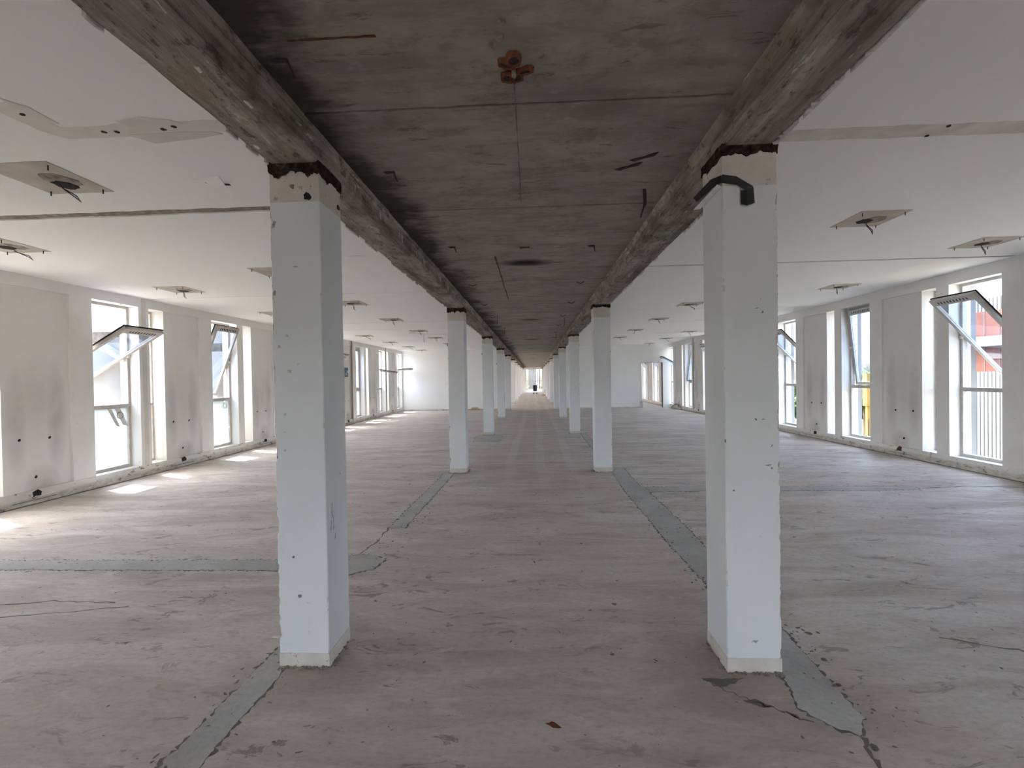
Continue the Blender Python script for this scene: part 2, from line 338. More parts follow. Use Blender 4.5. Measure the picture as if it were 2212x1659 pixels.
def disc(bm, c, r, axis, h=0.004, seg=14, jit=0.0):
    """short cylinder along axis (unit vector) centred at c"""
    ax = Vector(axis); a = ax.orthogonal().normalized(); b = ax.cross(a); c = Vector(c)
    rs = [r*(1+random.uniform(-jit, jit)) for _ in range(seg)]
    lo = [bm.verts.new(c-ax*h/2+rs[k]*(math.cos(2*PI*k/seg)*a+math.sin(2*PI*k/seg)*b)) for k in range(seg)]
    hi = [bm.verts.new(v.co+ax*h) for v in lo]
    bm.faces.new(lo[::-1]); bm.faces.new(hi)
    for k in range(seg): bm.faces.new((lo[k], lo[(k+1) % seg], hi[(k+1) % seg], hi[k]))
    return bm
def mesh(name, bm, mat, smooth=False):
    bmesh.ops.recalc_face_normals(bm, faces=bm.faces)
    me = bpy.data.meshes.new(name); bm.to_mesh(me); bm.free(); me.materials.append(mat)
    if smooth:
        for p in me.polygons: p.use_smooth = True
    return me
def ob(name, data, parent=None, loc=(0, 0, 0), rot=(0, 0, 0)):
    o = bpy.data.objects.new(name, data); COL.objects.link(o); o.location = loc; o.rotation_euler = rot
    if parent: o.parent = parent
    return o
def obm(name, bm, mat, parent=None, loc=(0, 0, 0), rot=(0, 0, 0), smooth=False):
    return ob(name, mesh(name, bm, mat, smooth), parent, loc, rot)
def tag(o, label, cat=None, group=None, kind=None):
    o['label'] = label
    if cat: o['category'] = cat
    if group: o['group'] = group
    if kind: o['kind'] = kind
    return o
def thing(name, label, cat, loc=(0, 0, 0), group=None, kind=None, rot=(0, 0, 0)):
    return tag(ob(name, None, None, loc, rot), label, cat, group, kind)
ORD = ['nearest', 'second', 'third', 'fourth', 'fifth', 'sixth', 'seventh', 'eighth', 'ninth', 'tenth', 'eleventh', 'twelfth']
def ragged(pts, step=0.03, amp=0.008):
    """polygon outline resampled with a rough edge"""
    out = []
    for i in range(len(pts)):
        a, b = Vector(pts[i]+(0,)), Vector(pts[(i+1) % len(pts)]+(0,)); L = (b-a).length; n = max(1, int(L/step))
        nr = Vector((-(b-a).y, (b-a).x, 0)).normalized() if L > 0 else Vector()
        for k in range(n):
            q = a.lerp(b, k/n)+nr*(mnoise.noise(Vector((a.x*3+k*0.37, b.y*5+k*0.21, i*1.7)))*amp*2+random.uniform(-amp, amp)*0.6); out.append((q.x, q.y))
    return out

# ------------------------------------------------------------------ floor
bm = B(); box(bm, LX-WT, RX+WT, Y0-0.3, YE+0.3, -0.3, 0.0)
floor = tag(obm('floor', bm, MT['floor']), 'bare grey-brown screed floor, swept and scarred', None, None, 'structure')
def strip(name, pts, z=0.003, mat='cement', border=0.008, amp=0.012):
    rag = ragged(pts, 0.016, amp*0.7); cx = sum(p[0] for p in rag)/len(rag); cy = sum(p[1] for p in rag)/len(rag)
    b = B()                                                 # dirty broken margin, then the fill standing proud of it
    out = []
    n = len(rag)
    for i, (x, y) in enumerate(rag):
        t = Vector((rag[(i+1) % n][0]-rag[i-1][0], rag[(i+1) % n][1]-rag[i-1][1])); t = t.normalized() if t.length else Vector((1, 0))
        w = border*random.choice((0.0, 0.2, 0.5, 1, 1.2, 1.8, 2.6)); out.append((x+t.y*w, y-t.x*w))
    area = sum(rag[i-1][0]*rag[i][1]-rag[i][0]*rag[i-1][1] for i in range(n))
    if area < 0: out = [(2*x-ox, 2*y-oy) for (x, y), (ox, oy) in zip(rag, out)]
    o = obm('crack_margin', prism(B(), out, -0.002, 0.0015), MT['crack'], floor)
    return obm(name, prism(b, rag, -0.002, z), MT[mat], floor)
strip('cement_strip', [(-1.42, 1.55), (-1.60, 1.55), (-1.57, 2.30), (-1.57, 2.68), (-1.46, 2.68), (-1.41, 2.40), (-1.42, 2.2)], mat='cement')
strip('cement_strip', [(-1.59, 4.88), (-1.57, 6.3), (-1.55, 7.74), (-1.40, 7.74), (-1.38, 7.44), (-1.40, 6.2), (-1.42, 4.88)])
strip('cement_strip', [(-6.4, 3.76), (-6.4, 3.96), (-2.3, 3.99), (-1.55, 4.12), (-1.36, 4.02), (-1.38, 3.80), (-1.55, 3.70), (-2.3, 3.77)])
strip('cement_strip', [(-1.56, 11.5), (-1.62, 12.6), (-1.55, 12.95), (-0.95, 12.9), (-0.84, 12.3), (-0.95, 11.5)])
strip('cement_strip', [(1.30, 8.1), (1.54, 8.1), (1.52, 6.67), (2.43, 6.70), (3.5, 6.66), (5.3, 6.63), (5.2, 6.42), (3.38, 6.41), (2.32, 6.41), (1.56, 6.37), (1.58, 5.0), (1.56, 3.6), (1.53, 2.86), (1.51, 2.51), (1.50, 2.17), (1.41, 2.06), (1.33, 2.10), (1.24, 2.23), (1.30, 2.48), (1.32, 2.9), (1.29, 3.6), (1.26, 4.46), (1.25, 6.46)])
strip('cement_strip', [(1.32, 13.0), (1.45, 13.2), (1.45, 11.3), (1.42, 9.4), (1.30, 9.4), (1.29, 11.0)])
def crackline(pts, w=0.008):
    P = []
    for i in range(len(pts)-1):
        n = 7
        for k in range(n): P.append(Vector((*pts[i], 0)).lerp(Vector((*pts[i+1], 0)), k/n)+Vector((random.uniform(-.012, .012), random.uniform(-.012, .012), 0)))
    P.append(Vector((*pts[-1], 0))); L = []; R_ = []
    for i, p in enumerate(P):
        d = (P[min(i+1, len(P)-1)]-P[max(i-1, 0)]); d = d.normalized(); nn = Vector((-d.y, d.x, 0)); ww = w*random.uniform(0.25, 1.3)
        L.append((p+nn*ww)[:2]); R_.append((p-nn*ww)[:2])
    obm('floor_crack', prism(B(), L+R_[::-1], -0.002, 0.0012), MT['crack'], floor)
crackline([(1.41, 2.06), (1.38, 1.9), (1.33, 1.6), (1.36, 1.3)], 0.012)
crackline([(0.87, 2.43), (0.96, 2.34), (1.06, 2.26), (1.16, 2.2), (1.26, 2.14)], 0.005)
crackline([(-1.60, 4.88), (-1.58, 4.5), (-1.63, 4.15)], 0.008)
crackline([(5.3, 6.5), (6.0, 6.62), (6.8, 6.5)], 0.012)
crackline([(-4.2, 3.1), (-3.6, 3.22), (-3.1, 3.2)], 0.005)
crackline([(-3.9, 2.95), (-3.4, 3.05), (-2.95, 3.15)], 0.005)
crackline([(2.4, 2.85), (2.75, 2.72), (2.9, 2.62)], 0.006)
obm('dirt_smear', prism(B(), ragged([(0.86, 2.44), (0.93, 2.375), (1.0, 2.39), (1.08, 2.44)], 0.015, 0.008), -0.002, 0.0012), MT['crack'], floor)
obm('dirt_smear', prism(B(), ragged([(1.0, 2.27), (1.06, 2.285), (1.13, 2.235), (1.08, 2.23)], 0.015, 0.006), -0.002, 0.0012), MT['crack'], floor)
obm('red_stain', prism(B(), ragged([(0.03, 2.10), (0.06, 2.115), (0.10, 2.085), (0.06, 2.075)], 0.012, 0.004), -0.002, 0.001), MT['orange'], floor)

# flecks of dirt and crumbled screed, thickest along the cement strips and near the camera
fl = B(); rr = random.Random(5)
spots = [(-1.6, rr.uniform(1.5, 7.6)) for _ in range(160)]+[(-1.38, rr.uniform(1.5, 7.6)) for _ in range(90)]+[(1.58, rr.uniform(2.0, 8.0)) for _ in range(220)]+[(1.25, rr.uniform(3.4, 8.0)) for _ in range(120)]
spots += [(rr.uniform(-6.3, -1.5), 3.75+rr.choice((0, .22))) for _ in range(120)]+[(rr.uniform(1.5, 5.3), 6.4+rr.choice((0, .26))) for _ in range(110)]
spots = [(x+rr.gauss(0, .06), y+rr.gauss(0, .035)) for x, y in spots]+[(rr.uniform(-5, 5), rr.uniform(1.4, 7)) for _ in range(420)]
for (x, y) in spots:
    a0 = rr.uniform(0, PI); L_ = abs(rr.gauss(.006, .006))+.0025; W_ = L_*rr.uniform(.25, .8); n_ = 6
    fl.faces.new([fl.verts.new((x+math.cos(a0)*L_*math.cos(q)*rr.uniform(.6, 1.2)-math.sin(a0)*W_*math.sin(q), y+math.sin(a0)*L_*math.cos(q)+math.cos(a0)*W_*math.sin(q)*rr.uniform(.6, 1.2), .0042)) for q in [2*PI*k/n_ for k in range(n_)]])
o = obm('dirt_flecks', fl, MT['crack'], floor); o['kind'] = 'stuff'

# ------------------------------------------------------------------ ceilings of the wings
def wing(xa, xb, z, joints, side, jz=0.012):
    back = obm('ceiling', box(B(), xa, xb, Y0, YE, z+jz, z+0.3), MT['joint'])
    tag(back, 'white plaster ceiling of the %s wing with joints and bare patches' % side, None, None, 'structure')
    ys = [Y0]
    for (y, w) in joints: ys += [y-w/2, y+w/2]
    ys.append(YE)
    for i in range(0, len(ys), 2):
        a, b_ = ys[i], ys[i+1]; n = max(2, int((xb-xa)/0.12)); bm = B()
        e0 = [(xa+(xb-xa)*k/n, a+(random.uniform(-.008, .008) if a > Y0 else 0)) for k in range(n+1)]
        e1 = [(xa+(xb-xa)*k/n, b_+(random.uniform(-.008, .008) if b_ < YE else 0)) for k in range(n+1)]
        prism(bm, e0+e1[::-1], z, z+jz+0.002)
        obm('plaster_field', bm, MT['ceiling'], back)
    return back
ceilL = wing(LX-0.02, X0+0.03, LC, [(3.89, 0.115), (7.78, 0.022), (11.76, 0.03), (13.4, 0.02), (17.0, 0.05), (22.3, 0.03), (30, 0.03), (40, 0.03), (50, 0.03)], 'left')
ceilR = wing(X3-0.03, RX+0.02, RC, [(6.9, 0.065), (11.4, 0.02), (13.8, 0.035), (17.6, 0.02), (22.25, 0.04), (30, 0.03), (40, 0.03), (50, 0.03)], 'right')
def cpatch(par, name, pts, z, mat='patch', t=0.003, amp=0.008):
    return obm(name, prism(B(), ragged(pts, 0.05, amp), z-t, z+0.004), MT[mat], par)
cpatch(ceilL, 'filler_patch', [(-2.91, 2.30), (-2.75, 2.32), (-2.75, 2.50), (-2.73, 2.56), (-2.39, 2.55), (-1.5, 2.56), (-1.5, 2.66), (-1.9, 2.68), (-2.81, 2.68), (-2.89, 2.57)], LC, t=0.002)
cpatch(ceilL, 'filler_patch', [(-2.36, 2.52), (-2.20, 2.49), (-2.06, 2.53), (-2.00, 2.57), (-2.33, 2.575)], LC, 'chalk', 0.004, 0.004)
cpatch(ceilL, 'filler_patch', [(-2.42, 2.66), (-1.9, 2.66), (-1.85, 2.70), (-2.15, 2.75), (-2.34, 2.77)], LC, 'chalk', 0.004, 0.004)
cpatch(ceilL, 'filler_patch', [(-2.76, 2.27), (-2.70, 2.36), (-2.70, 2.52), (-2.76, 2.50), (-2.78, 2.35)], LC, 'chalk', 0.004, 0.004)
for (x, y) in ((-2.80, 2.42), (-2.53, 2.62), (-2.45, 2.625), (-2.16, 2.62), (-2.08, 2.60)):
    obm('anchor_hole', disc(B(), (x, y, LC-0.002), 0.014, (0, 0, 1), 0.004, 10, 0.3), MT['dark'], ceilL)
fl = B(); a = [fl.verts.new(c) for c in ((-2.44, 3.29, LC), (-2.27, 3.24, LC), (-2.29, 3.37, LC-0.035), (-2.37, 3.37, LC-0.03))]; fl.faces.new(a)
b2 = [fl.verts.new(v.co+Vector((0, 0, 0.004))) for v in a]; fl.faces.new(b2[::-1])
for i in range(4): fl.faces.new((a[i], b2[i], b2[(i+1) % 4], a[(i+1) % 4]))
obm('paint_flap', fl, MT['ceiling'], ceilL)
obm('flap_gap', prism(B(), [(-2.44, 3.34), (-2.28, 3.375), (-2.28, 3.40), (-2.36, 3.39)], LC-0.003, LC+0.001), MT['dark'], ceilL)
cpatch(ceilR, 'pale_band', [(1.4, 3.16), (3.3, 3.17), (5.5, 3.18), (6.9, 3.18), (6.9, 3.32), (5.5, 3.33), (3.4, 3.33), (1.4, 3.31)], RC, 'band', 0.002, 0.006)
for (x, y) in ((2.78, 3.19), (2.74, 3.31)): obm('anchor_hole', disc(B(), (x, y, RC-0.003), 0.014, (0, 0, 1), 0.006, 10, 0.3), MT['dark'], ceilR)

# bare squares where lamps were fixed
plates = [('left', 'inner', -3.49, LC, [3.18, 6.1, 8.70, 11.2, 13.9, 16.3, 19.0]), ('left', 'outer', -5.62, LC, [4.64, 7.06, 9.75, 15.05, 17.8, 20.4, 22.8]),
          ('right', 'inner', 3.59, RC, [5.05, 7.85, 10.62, 13.25, 16.25, 19.1]), ('right', 'outer', 5.78, RC, [6.12, 8.93, 11.75, 14.5, 17.3, 20.2, 23.0])]
pm = mesh('patch_board', prism(B(), ragged([(-.25, -.25), (.25, -.25), (.25, .25), (-.25, .25)], 0.06, 0.004), -0.005, 0.0), MT['plate'])
hm = mesh('cable_hole', disc(B(), (0, 0, -0.006), 0.07, (0, 0, 1), 0.006, 16, 0.18), MT['dark'])
rm = mesh('glue_ring', disc(B(), (0, 0, -0.0055), 0.115, (0, 0, 1), 0.003, 20, 0.10), MT['joint'])
sm = mesh('screw', tube(B(), [(0, 0, 0), (0, 0, -0.035)], 0.004, 6), MT['wire'])
for side, row, x, z, ys in plates:
    for k, y in enumerate(ys):
        t = thing('lamp_patch', 'beige square lamp patch on the %s ceiling, %s row, %s from the front' % (side, row, ORD[k] if k else 'first'), 'ceiling patch', (x, y, z), 'square lamp patches on the ceilings')
        ob('board', pm, t)
        ob('glue_ring', rm, t, (0.06, 0.02, 0)); ob('cable_hole', hm, t, (random.uniform(-.04, .05), random.uniform(.02, .1), -0.002))
        for sx in (-.21, .21):
            for sy in (-.2, .2): ob('screw', sm, t, (sx, sy, -0.004))
        q = random.uniform(-.1, .1)
        obm('cable_end', tube(B(), [(0.0, 0.06, -0.004), (0.02+q*.3, 0.08, -0.05), (0.06+q, 0.1, -0.10), (0.085+q, 0.12, -0.13), (0.07+q, .1, -0.09), (0.02, 0.07, -0.04)], 0.004, 5), MT['wire'], t)

# ------------------------------------------------------------------ beams
def beam(xa, xb, side, inner):
    """long downstand beam; bottom arrises chipped"""
    bm = B(); n = 420; L = YE-Y0; prof = []
    for i in range(n+1):
        y = Y0+L*i/n
        def j(s, a): return mnoise.noise(Vector((y*4.1+s, s*3.3, side*7)))*a + (mnoise.noise(Vector((y*13+s, s, 2)))*a*0.6)
        c = 0.018
        prof.append([(xa, y, 3.26), (xa+j(1, .006), y, SOF+c+abs(j(2, .02))), (xa+c+abs(j(3, .02)), y, SOF+j(7, .003)), ((xa+xb)/2, y, SOF+j(8, .004)),
                     (xb-c-abs(j(4, .016)), y, SOF+j(9, .003)), (xb-j(5, .006), y, SOF+c+abs(j(6, .016))), (xb, y, 3.26)])
    V = [[bm.verts.new(c) for c in p] for p in prof]
    for i in range(n):
        for k in range(6): bm.faces.new((V[i][k], V[i][k+1], V[i+1][k+1], V[i+1][k]))
        bm.faces.new((V[i][6], V[i][0], V[i+1][0], V[i+1][6]))
    bm.faces.new(V[0]); bm.faces.new(V[-1][::-1])
    nm = 'left' if side < 0 else 'right'
    o = tag(obm('concrete_beam', bm, MT['beam']), 'mould-stained concrete beam over the %s column row' % nm, 'beam', None, 'structure')
    # cove of mortar between beam and slab
    xi = xb if side < 0 else xa; s = 1 if side < 0 else -1
    cv = B(); P = []
    for i in range(n+1):
        y = Y0+L*i/n; w = 0.022+mnoise.noise(Vector((y*5, side, 0)))*0.010
        P.append([cv.verts.new((xi-s*.004, y, SLAB-0.055-w*0.3)), cv.verts.new((xi+s*w*0.5, y, SLAB-0.03)), cv.verts.new((xi+s*(w+.012), y, SLAB+0.004))])
    for i in range(n):
        for k in range(2): cv.faces.new((P[i][k], P[i][k+1], P[i+1][k+1], P[i+1][k]))
    obm('mortar_cove', cv, MT['beam'], o)
    # torn plaster left along the outer arris
    xo = xa if side < 0 else xb; s = 1 if side < 0 else -1
    y = 1.0
    while y < 20:
        L_ = random.uniform(0.06, 0.40); w = random.uniform(0.008, 0.028) * (2.0 if side > 0 else 1.0)
        if random.random() < 0.85:
            pts = [(xo+s*.0015, y), (xo-s*.002, y+L_*.3), (xo-s*.003, y+L_*.6), (xo+s*.0015, y+L_)]; k = max(5, int(L_/.016))
            pts += [(xo+s*max(0.008, w*(math.sin(PI*(q+.5)/k)**.5)*random.uniform(.25, 1.15)*(.6+.8*abs(mnoise.noise(Vector((y*7+q*.3, side, 0)))))), y+L_-(q+.5)*L_/k) for q in range(k)]
            obm('plaster_flake', prism(B(), pts, SOF-0.006, SOF+0.02), MT['plaster'], o)
        y += L_+random.uniform(0.0, 0.18 if side < 0 else 0.08)
    return o
beamL = beam(X0, X1, -1, None); beamR = beam(X2, X3, 1, None)
# lime runs on the inner face of the left beam
y = 3.0
while y < 9:
    w = random.uniform(0.006, 0.018); z0 = SOF+random.uniform(.015, .06); z1 = SOF+random.uniform(.09, .13); bm = B(); n = 8; A = []
    for side_ in (0, 1):
        for k in range(n+1):
            q = k/n if side_ == 0 else 1-k/n; A.append((y+(w if side_ else -w)*(0.35+0.65*q)*random.uniform(.6, 1.2), z0+(z1-z0)*q))
    lo = [bm.verts.new((X1-.002, p[0], p[1])) for p in A]; hi = [bm.verts.new((X1+.004, p[0], p[1])) for p in A]
    bm.faces.new(lo); bm.faces.new(hi[::-1])
    for k in range(len(A)): bm.faces.new((lo[k], lo[(k+1) % len(A)], hi[(k+1) % len(A)], hi[k]))
    obm('lime_run', bm, MT['lime'], beamL); y += random.choice((.03, .05, .08, .3, .5))
for (y, w, x) in ((1.72, .018, -1.27), (1.95, .025, -1.22), (2.3, .022, -1.40)):
    obm('plaster_spot', prism(B(), ragged([(x-w*.3, y-w), (x+w*.25, y-w*.6), (x+w*.3, y+w*.8), (x-w*.2, y+w)], .02, .006), SOF-0.005, SOF+0.012), MT['plaster'], beamL)
# ------------------------------------------------------------------ corridor slab
cb = tag(obm('ceiling', box(B(), X1-0.05, X2+0.05, Y0, YE, SLAB+0.012, SLAB+0.31), MT['slabback']), 'bare board-marked concrete slab over the corridor', None, None, 'structure')
ys = [2.27+1.357*k for k in range(-9, 42)]
ys = [Y0]+[y for y in ys if Y0+.2 < y < YE-.2]+[YE]
for i in range(len(ys)-1):
    a, b_ = ys[i]+0.005, ys[i+1]-0.005; n = 34; x_a, x_b = X1-0.02, X2+0.02
    e0 = [(x_a+(x_b-x_a)*k/n, a+random.uniform(-.0012, .006)) for k in range(n+1)]; e1 = [(x_a+(x_b-x_a)*k/n, b_-random.uniform(-.0012, .006)) for k in range(n+1)]
    obm('slab_panel', prism(B(), e0+e1[::-1], SLAB+random.uniform(-.0025, .0025), SLAB+0.013), MT['slab'], cb)
def hook(x, y, kind, lab, grp=None):
    bm = B(); z = SLAB+0.006
    if kind == 'v':
        tube(bm, [(x-.06, y, z), (x-.045, y+.01, z-.02), (x, y, z-.035), (x+.045, y+.01, z-.015), (x+.06, y, z)], 0.006, 5)
    elif kind == 'rod': tube(bm, [(x, y, z), (x+.004, y, z-.1), (x-.01, y+.01, z-.2)], 0.0055, 6)
    elif kind == 'strap':
        tube(bm, [(x-.08, y+.05, z), (x-.05, y+.03, z-.012), (x, y, z-.014), (x+.05, y-.03, z-.012), (x+.08, y-.045, z)], [0.006, .011, .006, .012, .007], 5)
    else: tube(bm, [(x-.045, y+.01, z), (x-.02, y, z-.012), (x+.02, y, z-.012), (x+.03, y+.03, z-.05), (x+.035, y+.035, z-.06)], [0.01, .012, .01, .005, .004], 5)
    return tag(obm('ceiling_hook', bm, MT['wire']), lab, 'hook', grp)
hook(-1.03, 1.88, 'bent', 'bent black metal stub in the slab beside the left beam, nearest the camera')
hook(-0.90, 2.93, 'bent', 'bent black metal stub in the slab near the first left column')
hook(0.70, 2.86, 'strap', 'flat black strap end on the slab near the right beam, upper of two')
hook(0.63, 2.98, 'strap', 'flat black strap end on the slab near the right beam, lower of two')
hook(-0.80, 4.63, 'bent', 'bent black stub in the slab left of the first soot spot')
hook(0.62, 4.73, 'bent', 'bent black stub in the slab right of the first soot spot')
t = tag(obm('hanging_strip', tube(B(), [(0.82, 3.36, SLAB+.004), (0.825, 3.37, SLAB-.03), (0.83, 3.38, SLAB-.10), (0.82, 3.39, SLAB-.125), (0.80, 3.40, SLAB-.19)], [.012, .014, .012, .006, .005], 6), MT['wire']), 'black strip dangling from the slab near the right beam', 'strip')
for k in range(9):
    for x in (-0.84, 0.68): hook(x+random.uniform(-.03, .03), 6.48+1.72*k, 'v', 'small black wire loop under the slab, %s along the %s beam' % ('first' if k == 0 else ORD[k], 'left' if x < 0 else 'right'), 'wire loops under the corridor slab')
for k, (x, y) in enumerate(((-0.75, 9.7), (0.72, 10.4), (-0.74, 12.0), (0.7, 13.9))): hook(x, y, 'rod', 'thin black rod hanging from the corridor slab, %s of two near the %s beam' % ('first' if k < 2 else 'second', 'left' if x < 0 else 'right'), 'hanging rods under the corridor slab')
# broken clay pots in the slab around a pipe stub
cl = thing('clay_conduit_cluster', 'orange broken clay pipe mouths in the corridor slab near the camera', 'pipe opening', (-0.06, 2.0, SLAB))
for (x, y, r, el, an) in ((-.002, -.065, .024, 1.15, 0), (-.034, -.038, .018, 1.8, .5), (.045, .008, .016, 2.0, -.25), (-.031, .045, .021, 1.25, 0.1), (.006, .047, .021, 1.25, -0.1)):
    bm = B(); seg = 16; ring = []
    for (rr, z) in ((r*1.28, 0.0), (r*1.22, -0.022), (r*.80, -0.018), (r*.74, 0.0)):
        ring.append([bm.verts.new((rr*el*math.cos(2*PI*k/seg), rr/el*1.4*math.sin(2*PI*k/seg), z+random.uniform(-.004, .004))) for k in range(seg)])
    for i in range(3):
        for k in range(seg): bm.faces.new((ring[i][k], ring[i][(k+1) % seg], ring[i+1][(k+1) % seg], ring[i+1][k]))
    o = obm('clay_mouth', bm, MT['orange'], cl, (x, y, 0), (0, 0, an))
    d = disc(B(), (0, 0, -0.016), r*.82, (0, 0, 1), 0.003, 14)
    for v in d.verts: v.co.x *= el; v.co.y *= 1.4/el
    obm('dark_mouth', d, MT['dark'], o)
obm('pipe_stub', tube(B(), [(-.005, .01, .002), (-.004, .012, -.035)], .010, 8), MT['joint'], cl)
for (x, y) in ((-0.097, 1.744), (-0.115, 1.823), (-0.156, 1.86), (-0.161, 2.115), (0.045, 2.077), (0.06, 1.95)):
    obm('cement_blob', disc(B(), (x, y, SLAB-.002), random.uniform(.012, .022), (0, 0, 1), 0.014, 9, .45), MT['joint'], cb)
obm('rust_streak', prism(B(), ragged([(-0.95, 1.779), (-0.6, 1.776), (-0.595, 1.784), (-0.95, 1.783)], .02, .0025), SLAB-.004, SLAB+.004), MT['rust'], cb)
obm('rust_streak', prism(B(), ragged([(-0.12, 4.70), (-.02, 4.70), (-.02, 4.76), (-.12, 4.77)], .03, .008), SLAB-.004, SLAB+.004), MT['rust'], cb)
obm('hairline_seam', prism(B(), ragged([(-.068, 2.1), (-.062, 2.1), (-.07, 3.5), (-.076, 3.5)], .05, .002), SLAB-.0035, SLAB+.004), MT['bluish'], cb)
obm('hairline_seam', prism(B(), ragged([(-.41, 5.05), (-.40, 5.05), (-.40, 7.8), (-.412, 7.8)], .06, .003), SLAB-.0035, SLAB+.004), MT['slabback'], cb)

# ------------------------------------------------------------------ columns
CW = 0.285
def shaft_mesh(seed, rough_side):
    """square painted shaft; the arrises are chipped, worst on rough_side"""
    bm = B(); n = 150; z0, z1 = 0.078, 2.60; rings = []
    for i in range(n+1):
        z = z0+(z1-z0)*i/n; ring = []
        for (cx, cy) in ((-1, -1), (1, -1), (1, 1), (-1, 1)):
            r_ = 1.0 if cx == rough_side else 0.22
            ch = 0.004+r_*max(0, mnoise.noise(Vector((z*7, cx*5+seed, cy*3)))*0.018+mnoise.noise(Vector((z*31, cx*5+seed, cy*3)))*0.012+.002)
            X, Y = cx*CW/2, cy*CW/2
            a = (X-cx*ch, Y); b = (X, Y-cy*ch)
            ring += [a, b] if cx*cy < 0 else [b, a]
        ring = [(x, y, z) for x, y in ring]
        rings.append([bm.verts.new(c) for c in ring])
    for i in range(n):
        for k in range(8):
            f = bm.faces.new((rings[i][k], rings[i][(k+1) % 8], rings[i+1][(k+1) % 8], rings[i+1][k]))
            if (rings[i][k].co-rings[i][(k+1) % 8].co).length < .1 and (rings[i][k].co-rings[i][(k+1) % 8].co).length > .009: f.material_index = 1 if mnoise.noise(Vector((i*.3, k, seed))) < .25 else 2
    bm.faces.new(rings[0][::-1]); bm.faces.new(rings[-1])
    me = mesh('shaft', bm, MT['column']); me.materials.append(MT['capital']); me.materials.append(MT['joint'])
    return me
def ring_mesh(name, mat, half, z0, z1, jag0=0.0, jag1=0.0, seed=0, n=44, bulge=0.0):
    """square sleeve with ragged lower / upper edge"""
    bm = B(); pts = []
    for s, (ax, ay, bx, by) in enumerate(((-1, -1, 1, -1), (1, -1, 1, 1), (1, 1, -1, 1), (-1, 1, -1, -1))):
        for k in range(n//4): t = k/(n//4); pts.append((half*(ax+(bx-ax)*t), half*(ay+(by-ay)*t)))
    rows = []
    for q in range(4):
        row = []
        for i, (x, y) in enumerate(pts):
            r1 = mnoise.noise(Vector((x*14+seed, y*14, 1.3)))+0.7*mnoise.noise(Vector((x*41+seed, y*41, 5)))+0.5*mnoise.noise(Vector((x*97+seed, y*97, 9)))
            za = z0+jag0*r1; zb = z1+jag1*r1; z = za+(zb-za)*q/3
            g = 1+bulge*(mnoise.noise(Vector((x*30, y*30, z*30+seed)))) if 0 < q < 3 or bulge else 1
            row.append(bm.verts.new((x*g, y*g, z)))
        rows.append(row)
    N = len(pts)
    for q in range(3):
        for i in range(N): bm.faces.new((rows[q][i], rows[q][(i+1) % N], rows[q+1][(i+1) % N], rows[q+1][i]))
    bm.faces.new(rows[0][::-1]); bm.faces.new(rows[-1])
    return mesh(name, bm, mat)
def crumbs(cx, cy, half, n, seed):
    rr = random.Random(seed); bm = B()
    for _ in range(n):
        s = rr.choice((0, 0, 0, 1, 2)); t = rr.uniform(-1, 1); d = half+abs(rr.gauss(0, .018))
        x, y = ((t*half, -d) if s == 0 else (-d, t*half) if s == 1 else (d, t*half)); r = rr.uniform(.003, .009)
        bmesh.ops.create_icosphere(bm, subdivisions=1, radius=r, matrix=Matrix.Translation((x, y, r*.6)) @ Matrix.Diagonal((1.3, 1, .7, 1)))
    return bm
shafts = {s: [shaft_mesh(s*3+q, s) for q in range(2)] for s in (-1, 1)}
H = CW/2
plinths = [ring_mesh('plinth', MT['capital'], H+.001, 0.0, 0.077, 0, 0.002, q) for q in range(2)]
caps = [ring_mesh('bare_band', MT['capital'], H-.002, 2.60, 2.80, 0, 0, q) for q in range(2)]
crusts = {-1: [ring_mesh('mortar_crust', MT['crust'], H+.004, 2.752, SOF+.01, .042, 0, q*9+2, 200, .03) for q in range(2)],
          1: [ring_mesh('mortar_crust', MT['crust'], H+.004, 2.768, SOF+.01, .022, 0, q*5+1, 200, .03) for q in range(2)]}
crumbm = [mesh('rubble', crumbs(0, 0, H, 90, q), MT['rubble']) for q in range(2)]
columns = {}
look = {(-1, 0): 'bluish white square column, left of the camera, chipped left edge and plug hole near its top',
        (1, 0): 'white square column, right of the camera, with a bent black metal strap near its top'}
for s, cx in ((-1, (X0+X1)/2), (1, (X2+X3)/2)):
    for k, y in enumerate(COLY):
        lab = look.get((s, k), 'white square column, %s along the %s row' % (ORD[k], 'left' if s < 0 else 'right'))
        t = thing('column', lab, 'column', (cx, y+H, 0), 'columns along the corridor'); columns[(s, k)] = t
        q = k % 2
        ob('shaft', shafts[s][q], t); ob('plinth', plinths[q], t); ob('bare_band', caps[q], t); ob('mortar_crust', crusts[s][q], t)
        if k < 6: r_ = ob('rubble', crumbm[q], t); r_['kind'] = 'stuff'
tc = columns[(-1, 0)]
obm('plug_hole', disc(B(), (0.075, -H-.001, 2.63), 0.021, (0, 1, 0), 0.006, 12, .2), MT['dark'], tc)
obm('plug_hole', disc(B(), (H+.001, 0.10, 2.655), 0.016, (1, 0, 0), 0.005, 12, .4), MT['dark'], tc)
obm('plug_hole', disc(B(), (-.01, -H-.001, 2.685), 0.012, (0, 1, 0), 0.005, 9, .4), MT['joint'], tc)
for (x, z, r) in ((-.10, 1.95, .009), (-.06, 1.86, .008), (-.105, 1.80, .008), (-.05, 1.66, .010), (.0, 1.70, .006), (-.09, 1.62, .006), (-.08, 1.42, .008), (-.085, 1.22, .007), (-.02, .40, .010), (-.05, .62, .007)):
    obm('filled_dowel', disc(B(), (x, -H-.0005, z), r, (0, 1, 0), 0.002, 10, .3), MT['plaster'] if z > .9 else MT['joint'], tc)
